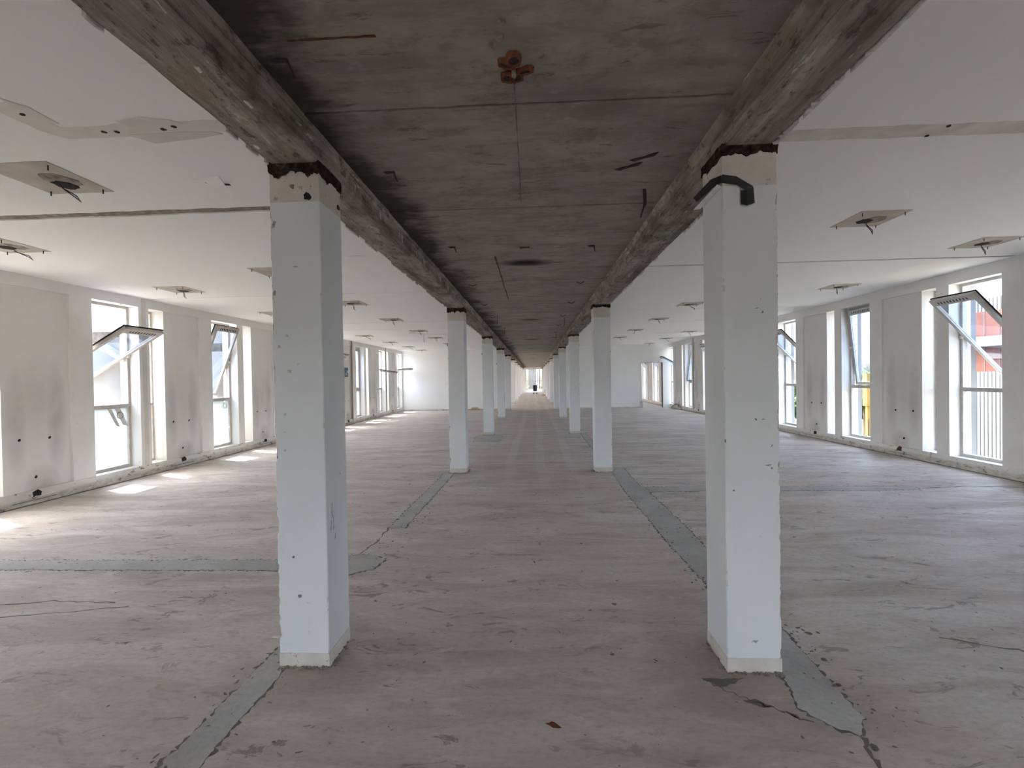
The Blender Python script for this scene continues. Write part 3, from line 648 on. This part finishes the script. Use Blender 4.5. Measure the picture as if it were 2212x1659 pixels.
def scuff(par, face, u, z, w, h, mat='scuff'):
    pts = ragged([(u-w, z-h), (u+w*.3, z-h*.8), (u+w, z+h*.7), (u-w*.2, z+h)], .012, .004); b = B(); e = H+.0006
    lo = [b.verts.new((p[0], -e+.001, p[1]) if face == 'f' else (e-.001, p[0], p[1])) for p in pts]; hi = [b.verts.new((p[0], -e, p[1]) if face == 'f' else (e, p[0], p[1])) for p in pts]
    n = len(pts); b.faces.new(lo); b.faces.new(hi[::-1])
    for k in range(n): b.faces.new((lo[k], lo[(k+1) % n], hi[(k+1) % n], hi[k]))
    obm('scuff_mark', b, MT[mat], par)
for (u, z, w, h) in ((-.07, .86, .008, .05), (-.05, .80, .006, .06), (-.085, .78, .010, .03), (-.03, .72, .005, .04), (.05, 1.05, .004, .01)): scuff(tc, 's', u, z, w, h)
for (u, z, w, h) in ((-.12, 2.48, .014, .02), (-.125, 2.1, .01, .015), (.0, 2.24, .02, .003), (.03, .36, .015, .002), (-.08, 1.32, .012, .002)): scuff(tc, 'f', u, z, w, h)
tc = columns[(1, 0)]
for (u, z, w, h) in ((.08, 1.115, .02, .004), (.10, 1.22, .007, .006), (.03, 1.95, .012, .003), (.06, 1.36, .012, .002), (.0, .17, .02, .006), (.05, 2.0, .003, .008)): scuff(tc, 'f', u, z, w, h)
for (x, z) in ((.10, 1.10), (-.10, .98), (.06, 1.93), (.02, 1.36)): obm('filled_dowel', disc(B(), (x, -H-.0005, z), .006, (0, 1, 0), 0.002, 9, .4), MT['joint'], tc)
for k in (1, 2, 3):
    tc = columns[(-1, k)]
    obm('wall_socket', box(B(), -H-.03, -H+.002, -.05, -.01, 2.30-.12*(k % 2), 2.34-.12*(k % 2)), MT['wire'], tc)
# bent strap on the right-hand column
cx = (X2+X3)/2; yf = COLY[0]
st = thing('metal_strap', 'bent black sheet metal strap wrapped round the top of the right column', 'strap', (X2, yf, 2.6))
def sheet(bm, quads, t=0.004):
    for q in quads:
        a = [Vector(c) for c in q]; nrm = (a[1]-a[0]).cross(a[2]-a[0]).normalized()*t
        lo = [bm.verts.new(c) for c in a]; hi = [bm.verts.new(c+nrm) for c in a]
        bm.faces.new(lo); bm.faces.new(hi[::-1])
        for i in range(4): bm.faces.new((lo[i], lo[(i+1) % 4], hi[(i+1) % 4], hi[i]))
    return bm
obm('front_flap', sheet(B(), [[(-.012, -.016, .015), (-.01, -.02, .055), (.06, -.024, .042), (.065, -.022, -.002)], [(.065, -.022, -.002), (.06, -.024, .042), (.145, -.03, -.016), (.11, -.022, -.034)]]), MT['metal'], st)
obm('hanging_tab', sheet(B(), [[(.088, -.010, -.028), (.11, -.030, -.034), (.112, -.03, -.115), (.09, -.010, -.10)], [(.11, -.030, -.034), (.145, -.03, -.018), (.155, -.022, -.10), (.112, -.03, -.115)]]), MT['metal'], st)
obm('side_flap', sheet(B(), [[(-.012, -.016, .015), (-.012, -.018, .052), (-.016, .11, .085), (-.02, .09, .03)], [(-.02, .09, .03), (-.016, .11, .085), (-.03, .34, .075), (-.03, .29, .03)]]), MT['metal'], st)
obm('white_lip', sheet(B(), [[(-.006, .0, .0), (-.03, .0, .012), (-.035, .34, .005), (-.006, .30, -.005)]]), MT['knob'], st)

# ------------------------------------------------------------------ side walls
class Side: pass
Ls = Side(); Ls.s = 1; Ls.X = LX; Ls.y0 = 6.79; Ls.P = 2.635; Ls.w = (0.84, 0.21, 0.37, 0.87, 0.345); Ls.sill = 0.185; Ls.head = 2.953; Ls.c = LC; Ls.n = 'left'; Ls.tr = 1.24; Ls.fm = MT['frame']
Rs = Side(); Rs.s = -1; Rs.X = RX; Rs.y0 = 7.115; Rs.P = 2.665; Rs.w = (0.865, 0.24, 0.34, 0.90, 0.32); Rs.sill = 0.175; Rs.head = 3.04; Rs.c = RC; Rs.n = 'right'; Rs.tr = 1.29; Rs.fm = MT['framew']
ang = {('left', -1): 50, ('left', 0): 60, ('left', 1): 21.5, ('left', 2): 30, ('left', 3): 61, ('left', 4): 0, ('left', 5): 100, ('left', 6): 85,
       ('right', -1): 20, ('right', 0): 42.5, ('right', 1): 6, ('right', 2): 44, ('right', 3): 30, ('right', 4): 40, ('right', 5): -8.5, ('right', 6): 62, ('right', 7): 50, ('right', 8): 52, ('right', 9): 30, ('right', 10): 45}
winno = [0]
def sidewall(S):
    s, X = S.s, S.X; out = X-s*WT
    def bx(bm, d0, d1, y0, y1, z0, z1):      # depth measured outwards from the inner face
        xa, xb = X-s*d0, X-s*d1; return box(bm, min(xa, xb), max(xa, xb), y0, y1, z0, z1)
    W, PI_, NW, PA, PL = S.w
    kmin = -2; kmax = int((YE-S.y0)/S.P)
    bm = B(); bx(bm, 0, WT, Y0, YE, S.head, S.c+0.3); bx(bm, 0, WT, Y0, YE, -0.3, S.sill)
    bx(bm, 0, WT, Y0, S.y0+kmin*S.P+W+PI_, S.sill, S.head); bx(bm, 0, WT, S.y0+kmax*S.P-PL, YE, S.sill, S.head)
    wall = tag(obm('wall_'+S.n, bm, MT['wall']), '%s outer wall of painted piers and recessed panels between windows' % S.n, None, None, 'structure')
    def pm(name, d0, w, mat):
        b = B(); xa, xb = -s*d0, -s*WT; box(b, min(xa, xb), max(xa, xb), -w/2, w/2, 0, S.head-S.sill); return mesh(name, b, MT[mat])
    mp, ml, mn = pm('pillar', 0, PI_, 'wall'), pm('pilaster', 0, PL, 'wall'), pm('panel', 0.04, PA, 'panel')
    hole = mesh('bracket_hole', disc(B(), (0, 0, 0), .019, (1, 0, 0), .004, 10, .25), MT['dark'])
    for k in range(kmin, kmax):
        y = S.y0+k*S.P
        if k > kmin:
            ob('pillar', mp, wall, (X, y+W+PI_/2, S.sill))
        pn = ob('panel', mn, wall, (X, y+W+PI_+NW+PA/2, S.sill)); ob('pilaster', ml, wall, (X, y+S.P-PL/2, S.sill))
        if -2 < k < 8:
            for (dy, dz) in ((-.24, .70), (.14, .69), (-.03, .17)): ob('bracket_hole', hole, pn, (-s*.039, dy+random.uniform(-.02, .02), dz))
    bm = B(); n = 260
    # baseboard with a battered top edge
    P = []
    for i in range(n+1):
        y = Y0+(YE-Y0)*i/n if i else Y0; dz = mnoise.noise(Vector((y*2.3, s, 0)))*.006
        P.append([bm.verts.new((X-s*.01, y, 0)), bm.verts.new((X+s*.022, y, 0)), bm.verts.new((X+s*(.022+mnoise.noise(Vector((y*4, s, 3)))*.003), y, .098)), bm.verts.new((X+s*.014, y, .106)),
                  bm.verts.new((X+s*.012, y, S.sill+.004+dz)), bm.verts.new((X-s*.01, y, S.sill+.006+dz))])
    for i in range(n):
        for k in range(6): bm.faces.new((P[i][k], P[i][(k+1) % 6], P[i+1][(k+1) % 6], P[i+1][k]))
    bm.faces.new(P[0]); bm.faces.new(P[-1][::-1])
    bb = tag(obm('baseboard_'+S.n, bm, MT['base']), 'chipped white baseboard upstand along the %s wall' % S.n, None, None, 'structure')
    dj = B(); xa, xb = X+s*.020, X+s*.034; box(dj, min(xa, xb), max(xa, xb), Y0, YE, -.01, .008)
    obm('base_gap_strip', dj, MT['crack'], bb)  # dark strip in the gap between baseboard and floor
    for k in range(-1, 7):
        y = S.y0+k*S.P+W+PI_+NW+PA*.45+random.uniform(-.05, .05); h = B()
        pts = ragged([(y-.05, .10), (y+.05, .105), (y+.06, .15), (y+.015, .185), (y-.06, .17)], .02, .008)
        a = [h.verts.new((X+s*.011, p[0], p[1])) for p in pts]; b_ = [h.verts.new((X+s*.0185, p[0], p[1])) for p in pts]; N = len(pts)
        h.faces.new(a); h.faces.new(b_[::-1])
        for i in range(N): h.faces.new((a[i], a[(i+1) % N], b_[(i+1) % N], b_[i]))
        obm('pipe_hole', h, MT['dark'] if k % 2 else MT['rust'], bb)
        g = B(); xa, xb = X+s*.018, X+s*.0255
        box(g, min(xa, xb), max(xa, xb), y-.30, y+.25, .055, .063); obm('chip_line', g, MT['crack'], bb)
    # windows -------------------------------------------------------------
    gx = -s*0.215                                            # centre of the frame, seen from the wall face
    fd = 0.035
    hz = S.head-S.sill; trz = S.tr-S.sill
    def fx(bm, a, b_, y0, y1, z0, z1): box(bm, min(a, b_), max(a, b_), y0, y1, z0, z1)
    f = B()
    fx(f, gx-fd, gx+fd, 0, .045, 0, hz); fx(f, gx-fd, gx+fd, W-.045, W, 0, hz); fx(f, gx-fd, gx+fd, .045, W-.045, hz-.045, hz); fx(f, gx-fd, gx+fd, .045, W-.045, 0, .05)
    frame = mesh('frame', f, S.fm)
    tr_ = mesh('transom', (lambda b: (fx(b, gx-fd-.004, gx+fd+.006, .045, W-.045, trz-.03, trz+.035), b)[1])(B()), S.fm)
    lo = mesh('lower_pane', (lambda b: (fx(b, gx-.004, gx+.004, .05, W-.05, .05, trz-.03), b)[1])(B()), MT['film'] if S.n == 'left' else MT['glass'])
    tp, bt = hz-.05, trz+.04; pz = (tp+bt)/2; hh = (tp-bt)/2
    b = B(); sw = .055
    fx(b, -.025, .025, .05, .05+sw, -hh, hh); fx(b, -.025, .025, W-.05-sw, W-.05, -hh, hh); fx(b, -.025, .025, .05+sw, W-.05-sw, -hh, -hh+.06); fx(b, -.03, .028, .05+sw, W-.05-sw, hh-.115, hh)
    sash = mesh('sash', b, S.fm)
    b = B(); o_ = -s*.027; o2 = -s*.045
    fx(b, o_, o2, .04, .07, -hh, hh+.008); fx(b, o_, o2, W-.07, W-.04, -hh, hh+.008); fx(b, o_, o2, .04, W-.04, hh-.02, hh+.012); fx(b, o_, o2, .04, W-.04, -hh-.008, -hh+.02)
    gas = mesh('gasket', b, MT['black'])
    gl = mesh('sash_pane', (lambda b: (fx(b, -.003, .003, .05+sw, W-.05-sw, -hh+.06, hh-.115), b)[1])(B()), MT['sashglass'])
    b = B(); n = 10
    for i in range(n): yy = W*.22+i*W*.56/(n-1); fx(b, s*.0275, s*.0325, yy-.008, yy+.008, hh-.085, hh-.045)
    vent = mesh('vent_slots', b, MT['dark'])
    b = B(); disc(b, (s*.045, W-.028, 0), .026, (1, 0, 0), .03, 12); disc(b, (s*.03, W-.028, 0), .018, (1, 0, 0), .03, 12)
    knob = mesh('pivot_knob', b, MT['knob'])
    gn = gx; gx = -s*0.30; b = B()
    fx(b, gx-fd, gx+fd, 0, .035, 0, hz); fx(b, gx-fd, gx+fd, NW-.035, NW, 0, hz); fx(b, gx-fd, gx+fd, .035, NW-.035, hz-.04, hz); fx(b, gx-fd, gx+fd, .035, NW-.035, 0, .04); fx(b, gx-fd, gx+fd, .035, NW-.035, trz-.02, trz+.02)
    nframe = mesh('frame', b, S.fm)
    np_ = [mesh('pane', (lambda b: (fx(b, gx-.004, gx+.004, .035, NW-.035, a, c), b)[1])(B()), MT['glass']) for a, c in ((trz+.02, hz-.04),)]
    np_.append(mesh('pane', (lambda b: (fx(b, gx-.004, gx+.004, .035, NW-.035, .04, trz-.02), b)[1])(B()), MT['film'] if S.n == 'left' else MT['glass']))  # left slits get the milky coat only to cut their sun patches
    gx = gn
    kk = 7 if S.n == 'left' else 11
    for k in range(-1, kk):
        y = S.y0+k*S.P; th = math.radians(ang[(S.n, k)])*s; a_ = ang[(S.n, k)]
        how = 'shut' if abs(a_) < 3 else 'slightly ajar' if abs(a_) < 12 else 'tilted half open' if a_ < 50 else 'tilted wide open' if a_ < 80 else 'tipped flat open'
        if a_ < 0: how = 'swung with its lower edge inwards'
        winno[0] += 1
        t = thing('window_%d' % winno[0], 'tall pivot window, upper sash %s, %s in the %s wall' % (how, ORD[k+1] if k >= 0 else 'nearest', S.n), None, (X, y, S.sill), 'pivot windows of the %s wall' % S.n, 'structure')
        ob('frame', frame, t); ob('transom', tr_, t); ob('lower_pane', lo, t)
        sa = ob('sash', sash, t, (gx, 0, pz), (0, th, 0)); ob('gasket', gas, sa); ob('sash_pane', gl, sa); ob('vent_slots', vent, sa)
        ob('pivot_knob', knob, t, (gx, 0, pz))
        winno[0] += 1
        t = thing('window_%d' % winno[0], 'narrow fixed window slit beside the %s pivot window of the %s wall' % (ORD[k+1] if k >= 0 else 'nearest', S.n), None, (X, y+W+PI_, S.sill), 'narrow windows of the %s wall' % S.n, 'structure')
        ob('frame', nframe, t)
        for q in np_: ob('pane', q, t)
        if k in (0, 1) and S.n == 'left':
            tw = bpy.data.objects['window_%d' % (winno[0]-1)]; cy_, cz_ = W*.78, trz-.15
            r = B(); tube(r, [(gx+s*.012, cy_+.055*math.cos(q*PI/12), cz_+.055*math.sin(q*PI/12)) for q in range(25)], .006, 6, False)
            obm('vent_ring', r, MT['joint'], tw)
            if k == 0:
                for (dy, w_) in ((-.10, .035), (.045, .05)):
                    b = B(); e = s*.008
                    lo_ = [b.verts.new((gx+e, cy_+dy+a_, cz_+c_)) for a_, c_ in ((-w_-.09, .11), (w_-.09, .11), (w_+.06, -.20), (-w_+.06, -.17))]; hi_ = [b.verts.new(v.co+Vector((s*.002, 0, 0))) for v in lo_]
                    b.faces.new(lo_); b.faces.new(hi_[::-1])
                    for q in range(4): b.faces.new((lo_[q], lo_[(q+1) % 4], hi_[(q+1) % 4], hi_[q]))
                    obm('tape_strip', b, MT['pebble'], tw)
        # exterior sun fins
        if S.n == 'left':
            t = thing('sun_fin', 'white precast fin outside the left wall, beside its %s window' % (ORD[k+1]), 'fin', (X-WT, y+W, 0), 'precast fins outside the left wall')
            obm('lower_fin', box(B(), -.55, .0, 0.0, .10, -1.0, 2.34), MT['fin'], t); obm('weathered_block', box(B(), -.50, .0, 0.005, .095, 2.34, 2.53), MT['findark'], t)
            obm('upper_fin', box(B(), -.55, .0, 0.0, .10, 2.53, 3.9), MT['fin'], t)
        else:
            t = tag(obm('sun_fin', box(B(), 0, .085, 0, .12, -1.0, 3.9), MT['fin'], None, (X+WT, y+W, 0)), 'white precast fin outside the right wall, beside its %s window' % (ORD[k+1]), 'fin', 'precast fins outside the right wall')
    return wall, bb
wallL, baseL = sidewall(Ls); wallR, baseR = sidewall(Rs)
# dark expansion joints running up wall and baseboard
def vjoint(S, wall, y, w, mat='joint', d=0.014):
    xa, xb = S.X-S.s*.004, S.X+S.s*d; b = B(); box(b, min(xa, xb), max(xa, xb), y-w/2, y+w/2, S.sill*0, S.c); obm('expansion_joint', b, MT[mat], wall)
vjoint(Ls, wallL, 16.92, .075); vjoint(Ls, wallL, 20.88, .05); vjoint(Ls, wallL, 7.735, .09, 'patch', .006); vjoint(Rs, wallR, 6.745, .035); vjoint(Rs, wallR, 20.2, .06)

# ------------------------------------------------------------------ partitions, back wall, end wall
b = B(); box(b, LX-.01, X0+.03, YW, YW+.15, 0, LC+.02)
wfl = tag(obm('wall_far_left', b, MT['white']), 'white partition closing the left wing at its far end', None, None, 'structure')
DX0, DX1, DZ = 5.46, 6.55, 2.30
b = B(); box(b, X3-.03, DX0, YW, YW+.15, 0, RC+.02); box(b, DX1, RX+.01, YW, YW+.15, 0, RC+.02); box(b, DX0, DX1, YW, YW+.15, DZ, RC+.02)
wfr = tag(obm('wall_far_right', b, MT['white']), 'white partition closing the right wing, with a doorway', None, None, 'structure')
d = thing('door_1', 'open doorway with brown lining at the far right partition', None, ((DX0+DX1)/2, YW, 0), None, 'structure')
hw = (DX1-DX0)/2
obm('jamb', box(B(), hw-.02, hw+.002, -.005, .155, 0, DZ), MT['jamb'], d); obm('jamb', box(B(), -hw-.002, -hw+.02, -.005, .155, 0, DZ), MT['greyb'], d); obm('lintel', box(B(), -hw, hw, -.005, .155, DZ-.02, DZ+.002), MT['greyb'], d)
for (xa, xb, nm) in ((LX, X0, 'far_left'), (X3, DX0, 'far_right')):
    b = B(); n = 60
    box(b, xa, xb, YW-.012, YW+.01, 0, .055); tag(obm('baseboard_'+nm, b, MT['base']), 'low dirty skirting along the %s partition' % nm.replace('_', ' '), None, None, 'structure')
b = B(); xs = [LX-.1]+[v for c in (-4.6, -3.2, -0.85, 1.9, 3.3) for v in (c, c+(1.6 if c == -0.85 else 1.1))]+[RX+.1]  # openings added out of view, spaced to light the column fronts
for i in range(0, len(xs), 2): box(b, xs[i], xs[i+1], Y0-.2, Y0, .7, 2.85)
box(b, LX-.1, RX+.1, Y0-.2, Y0, 0, .7); box(b, LX-.1, RX+.1, Y0-.2, Y0, 2.85, RC+.3)
tag(obm('wall_back', b, MT['wall']), 'unseen back wall with tall openings added to light the columns', None, None, 'structure')
EX0, EX1, EZ0, EZ1 = -1.02, 1.155, 0.16, 2.79
b = B(); box(b, LX-.1, EX0, YE, YE+.2, 0, 3.5); box(b, EX1, RX+.1, YE, YE+.2, 0, 3.5); box(b, EX0, EX1, YE, YE+.2, 0, EZ0); box(b, EX0, EX1, YE, YE+.2, EZ1, 3.5)
tag(obm('wall_end', b, MT['wall']), 'end wall of the long corridor around its window', None, None, 'structure')
winno[0] += 1
t = thing('window_%d' % winno[0], 'four-light window at the far end of the corridor', None, (0, YE+.1, 0), None, 'structure')
b = B(); f_ = .07
for (xa, xb, za, zb) in ((EX0, EX0+f_, EZ0, EZ1), (EX1-f_, EX1, EZ0, EZ1), (EX0, EX1, EZ0, EZ0+f_), (EX0, EX1, EZ1-f_, EZ1)): box(b, xa, xb, -.04, .04, za, zb)
obm('frame', b, MT['framew'], t); obm('mullion', box(B(), .02, .08, -.035, .035, 1.26, EZ1-f_), MT['framew'], t); obm('transom', box(B(), EX0+f_, EX1-f_, -.035, .035, 1.22, 1.29), MT['framew'], t)
for (xa, xb, za, zb) in ((EX0+f_, .02, 1.29, EZ1-f_), (.08, EX1-f_, 1.29, EZ1-f_), (EX0+f_, EX1-f_, EZ0+f_, 1.22)): obm('pane', box(B(), xa, xb, -.004, .004, za, zb), MT['glass'], t)
obm('scaffold_pole', tube(B(), [(.53, -.08, EZ0), (.53, -.08, 2.45)], .03, 8), MT['wire'], t)

# ------------------------------------------------------------------ loose things
# blue print on the left wall
t = thing('poster', 'small blue printed notice on the left wall past the first column', 'poster', (LX, 16.41, 1.93))
obm('sheet', box(B(), -.001, .006, -.145, .145, -.17, .17), MT['blue'], t)
for (y, z, r) in ((.06, .02, .05), (-.03, -.07, .045), (.04, -.1, .03)): obm('white_mark', disc(B(), (.0065, y, z), r, (1, 0, 0), .002, 9, .4), MT['knob'], t)
# black case on a small dolly
t = thing('wheeled_bin', 'black upright bin on a low two-wheel dolly, far down the corridor', 'bin', (0.13, 44.8, 0))
b = B(); bmesh.ops.create_cube(b, size=1.0)
for v in b.verts: v.co.x *= .38*(1.06 if v.co.z > 0 else .94); v.co.y *= .38; v.co.z = v.co.z*.56+.60
bmesh.ops.bevel(b, geom=b.edges[:], offset=.02, segments=2, affect='EDGES'); obm('body', b, MT['binm'], t)
obm('lid', box(B(), -.215, .215, -.21, .21, .875, .905), MT['binm'], t); obm('handle', tube(B(), [(.20, .0, .62), (.27, .0, .62), (.27, .0, .70), (.20, .0, .72)], .015, 6), MT['binm'], t)
for sx in (-1, 1):
    obm('leg', tube(B(), [(sx*.13, 0, .33), (sx*.16, 0, .10)], .018, 6), MT['knob'], t); obm('wheel', disc(B(), (sx*.17, 0, .10), .10, (1, 0, 0), .06, 18), MT['rubber'], t)
obm('axle', tube(B(), [(-.17, 0, .12), (.17, 0, .12)], .015, 6), MT['wire'], t)
# red pallet jack
t = thing('pallet_jack', 'red pallet jack with raised handle beside the right columns, far away', 'pallet jack', (0.95, 41.2, 0))
obm('fork', box(B(), -.28, .22, -.30, -.16, .05, .10), MT['red'], t); obm('fork', box(B(), -.28, .22, .10, .24, .05, .10), MT['red'], t)
obm('pump_body', box(B(), .10, .24, -.18, .12, .04, .24), MT['red'], t)
obm('drawbar', tube(B(), [(.12, -.03, .2), (.02, -.03, .36), (.10, -.03, .54)], .02, 8), MT['red'], t); obm('grip', tube(B(), [(.10, -.12, .54), (.10, .06, .54)], .018, 8), MT['red'], t)
obm('wheel', disc(B(), (.17, -.03, .06), .06, (0, 1, 0), .08, 14), MT['rubber'], t)
# wood offcut by the partition, board leaning at the doorway, cable on the baseboard
t = thing('timber_offcut', 'pale timber offcuts on the floor against the far left partition', 'timber', (-3.1, YW-.1, 0))
obm('block', box(B(), -.28, .26, -.10, .05, 0, .06), MT['wood'], t); obm('block', box(B(), -.12, .22, -.07, .03, .06, .13), MT['wood'], t)
b = B(); prism(b, [(-.11, .0), (.02, -.03), (.13, .0), (.10, .02), (-.1, .02)], 0, .34)
for v in b.verts: v.co.y += v.co.z*.2; v.co.x *= 1-.8*abs(v.co.z/.34-.5)
o = tag(obm('leaning_board', b, MT['greyb'], None, (DX0-.02, YW-.12, 0)), 'broken grey board scrap leaning at the foot of the doorway', 'board')
b = B(); tube(b, [(RX-.05, 23.3, .02), (RX-.06, 22.9, .16), (RX-.06, 22.5, .22), (RX-.05, 22.1, .21), (RX-.05, 21.8, .10), (RX-.06, 21.7, .02)], .022, 8)
tag(obm('loose_cable', b, MT['joint']), 'thick brown cable sagging along the right baseboard near the doorway', 'cable')
b = B(); tube(b, [(-3.9, 14.25, LC-.016), (-3.45, 14.35, LC-.05), (-3.43, 14.3, LC-.32)], .014, 6); tube(b, [(-3.45, 14.35, LC-.05), (-2.9, 14.8, LC-.03), (-2.5, 15.2, LC-.008)], .006, 5)
tag(obm('dangling_conduit', b, MT['patch']), 'thin white conduit dangling from the left ceiling', 'conduit')
tag(obm('plaster_chip', prism(B(), [(-.022, -.009), (.018, -.012), (.024, .008), (-.018, .011)], 0, .006), MT['pebble'], None, (-1.64, 2.78, 0.0)), 'white plaster chip on the floor behind the left column foot', 'chip')
b = B(); disc(b, (0, 0, .12), .24, (0, 0, 1), .0, 8); b.free()

# ------------------------------------------------------------------ outdoors
tag(obm('ground', box(B(), -120, 120, -80, 220, -9.4, -9.0), MT['ground']), 'dusty ground far below outside the windows', None, None, 'structure')
t = thing('corrugated_building', 'white corrugated building with rust red upper storey across the yard', 'building', (30, 31, -9))
b = B(); P = []; y = -5.0; i = 0
while y < 5.0:
    P += [(y, 0), (y+.16, 0), (y+.17, -.14), (y+.25, -.14), (y+.26, 0)]; y += .26
def corrw(P, z0, z1, x=0):
    b = B(); a = [b.verts.new((x+q[1], q[0], z0)) for q in P]; c = [b.verts.new((x+q[1], q[0], z1)) for q in P]
    for i in range(len(P)-1): b.faces.new((a[i], a[i+1], c[i+1], c[i]))
    return b
P = [(q[0], -q[1]) for q in P]
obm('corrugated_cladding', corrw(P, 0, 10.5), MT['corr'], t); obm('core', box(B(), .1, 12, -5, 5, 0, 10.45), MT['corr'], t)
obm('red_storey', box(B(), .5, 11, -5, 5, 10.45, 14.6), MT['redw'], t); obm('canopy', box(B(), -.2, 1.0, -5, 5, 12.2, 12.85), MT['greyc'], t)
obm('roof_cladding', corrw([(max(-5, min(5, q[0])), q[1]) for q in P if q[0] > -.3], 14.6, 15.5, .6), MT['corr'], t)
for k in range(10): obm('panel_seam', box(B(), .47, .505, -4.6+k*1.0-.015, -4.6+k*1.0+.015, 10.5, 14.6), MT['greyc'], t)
t = thing('yellow_mast', 'yellow steel mast standing outside the second right window', 'mast', (30, 42.5, -9))
obm('upper_box', box(B(), -.3, .3, -.25, .28, 7.6, 10.5), MT['yellow'], t); obm('post', box(B(), -.15, .15, -.10, .18, 0, 7.6), MT['yellow'], t); obm('rail', tube(B(), [(-.2, -.25, 0), (-.2, -.25, 6.4)], .05, 6), MT['wire'], t)
def tree(x, y, h, r, seed, lab, z=-9.0):
    rr = random.Random(seed); t = thing('tree', lab, 'tree', (x, y, z), 'trees outside')
    obm('trunk', tube(B(), [(0, 0, 0), (.1, .05, h*.35), (0, .1, h*.7)], [r*.12, r*.09, r*.04], 8), MT['bark'], t)
    b = B()
    for _ in range(9):
        c = Vector((rr.gauss(0, r*.42), rr.gauss(0, r*.42), h-r*.9+rr.gauss(0, r*.45))); q = r*rr.uniform(.35, .6); c.z = min(c.z, h-q)
        for _ in range(170):
            d = Vector((rr.gauss(0, 1), rr.gauss(0, 1), rr.gauss(0, 1))).normalized()*q*rr.uniform(.6, 1.05); p = c+d
            u = Vector((rr.gauss(0, 1), rr.gauss(0, 1), rr.gauss(0, 1))).normalized()*.22; v = u.orthogonal().normalized()*.16
            b.faces.new([b.verts.new(p+e) for e in (-u, v, u, -v)])
        bmesh.ops.create_icosphere(b, subdivisions=1, radius=q*.72, matrix=Matrix.Translation(c))
    o = obm('foliage', b, MT['leaf'], t); o['kind'] = 'stuff'
tree(34.5, 49.4, 10.0, 2.6, 1, 'leafy tree seen through the second right window, in front'); tree(45, 64, 11.6, 3.6, 2, 'leafy tree further out through the second right window')
tree(30.5, 55.5, 9.9, 2.6, 3, 'leafy tree seen through the third right window'); tree(26.5, 38.2, 5.2, 1.7, 4, 'low leafy tree below the second right window')
tree(25.5, 47.0, 6.0, 2.0, 5, 'low leafy tree below the third right window'); tree(-3.6, 72, 11.8, 3.0, 6, 'leafy tree left outside the corridor end window'); tree(3.6, 74, 11.8, 3.0, 7, 'leafy tree right outside the corridor end window')
tree(-14.5, 13.5, 11.0, 3.2, 8, 'leafy tree outside the nearest left windows')
t = thing('tiled_house', 'low house with clay tiled roof among the trees outside', 'house', (40, 57.0, -9))
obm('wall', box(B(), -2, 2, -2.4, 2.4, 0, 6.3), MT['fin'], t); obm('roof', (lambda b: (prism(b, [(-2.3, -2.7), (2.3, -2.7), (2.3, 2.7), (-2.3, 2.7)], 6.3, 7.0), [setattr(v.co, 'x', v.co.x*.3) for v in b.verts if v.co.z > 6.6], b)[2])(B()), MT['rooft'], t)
t = thing('grey_tower_block', 'pale building outside the corridor end window', 'building', (0.1, 76, -9))
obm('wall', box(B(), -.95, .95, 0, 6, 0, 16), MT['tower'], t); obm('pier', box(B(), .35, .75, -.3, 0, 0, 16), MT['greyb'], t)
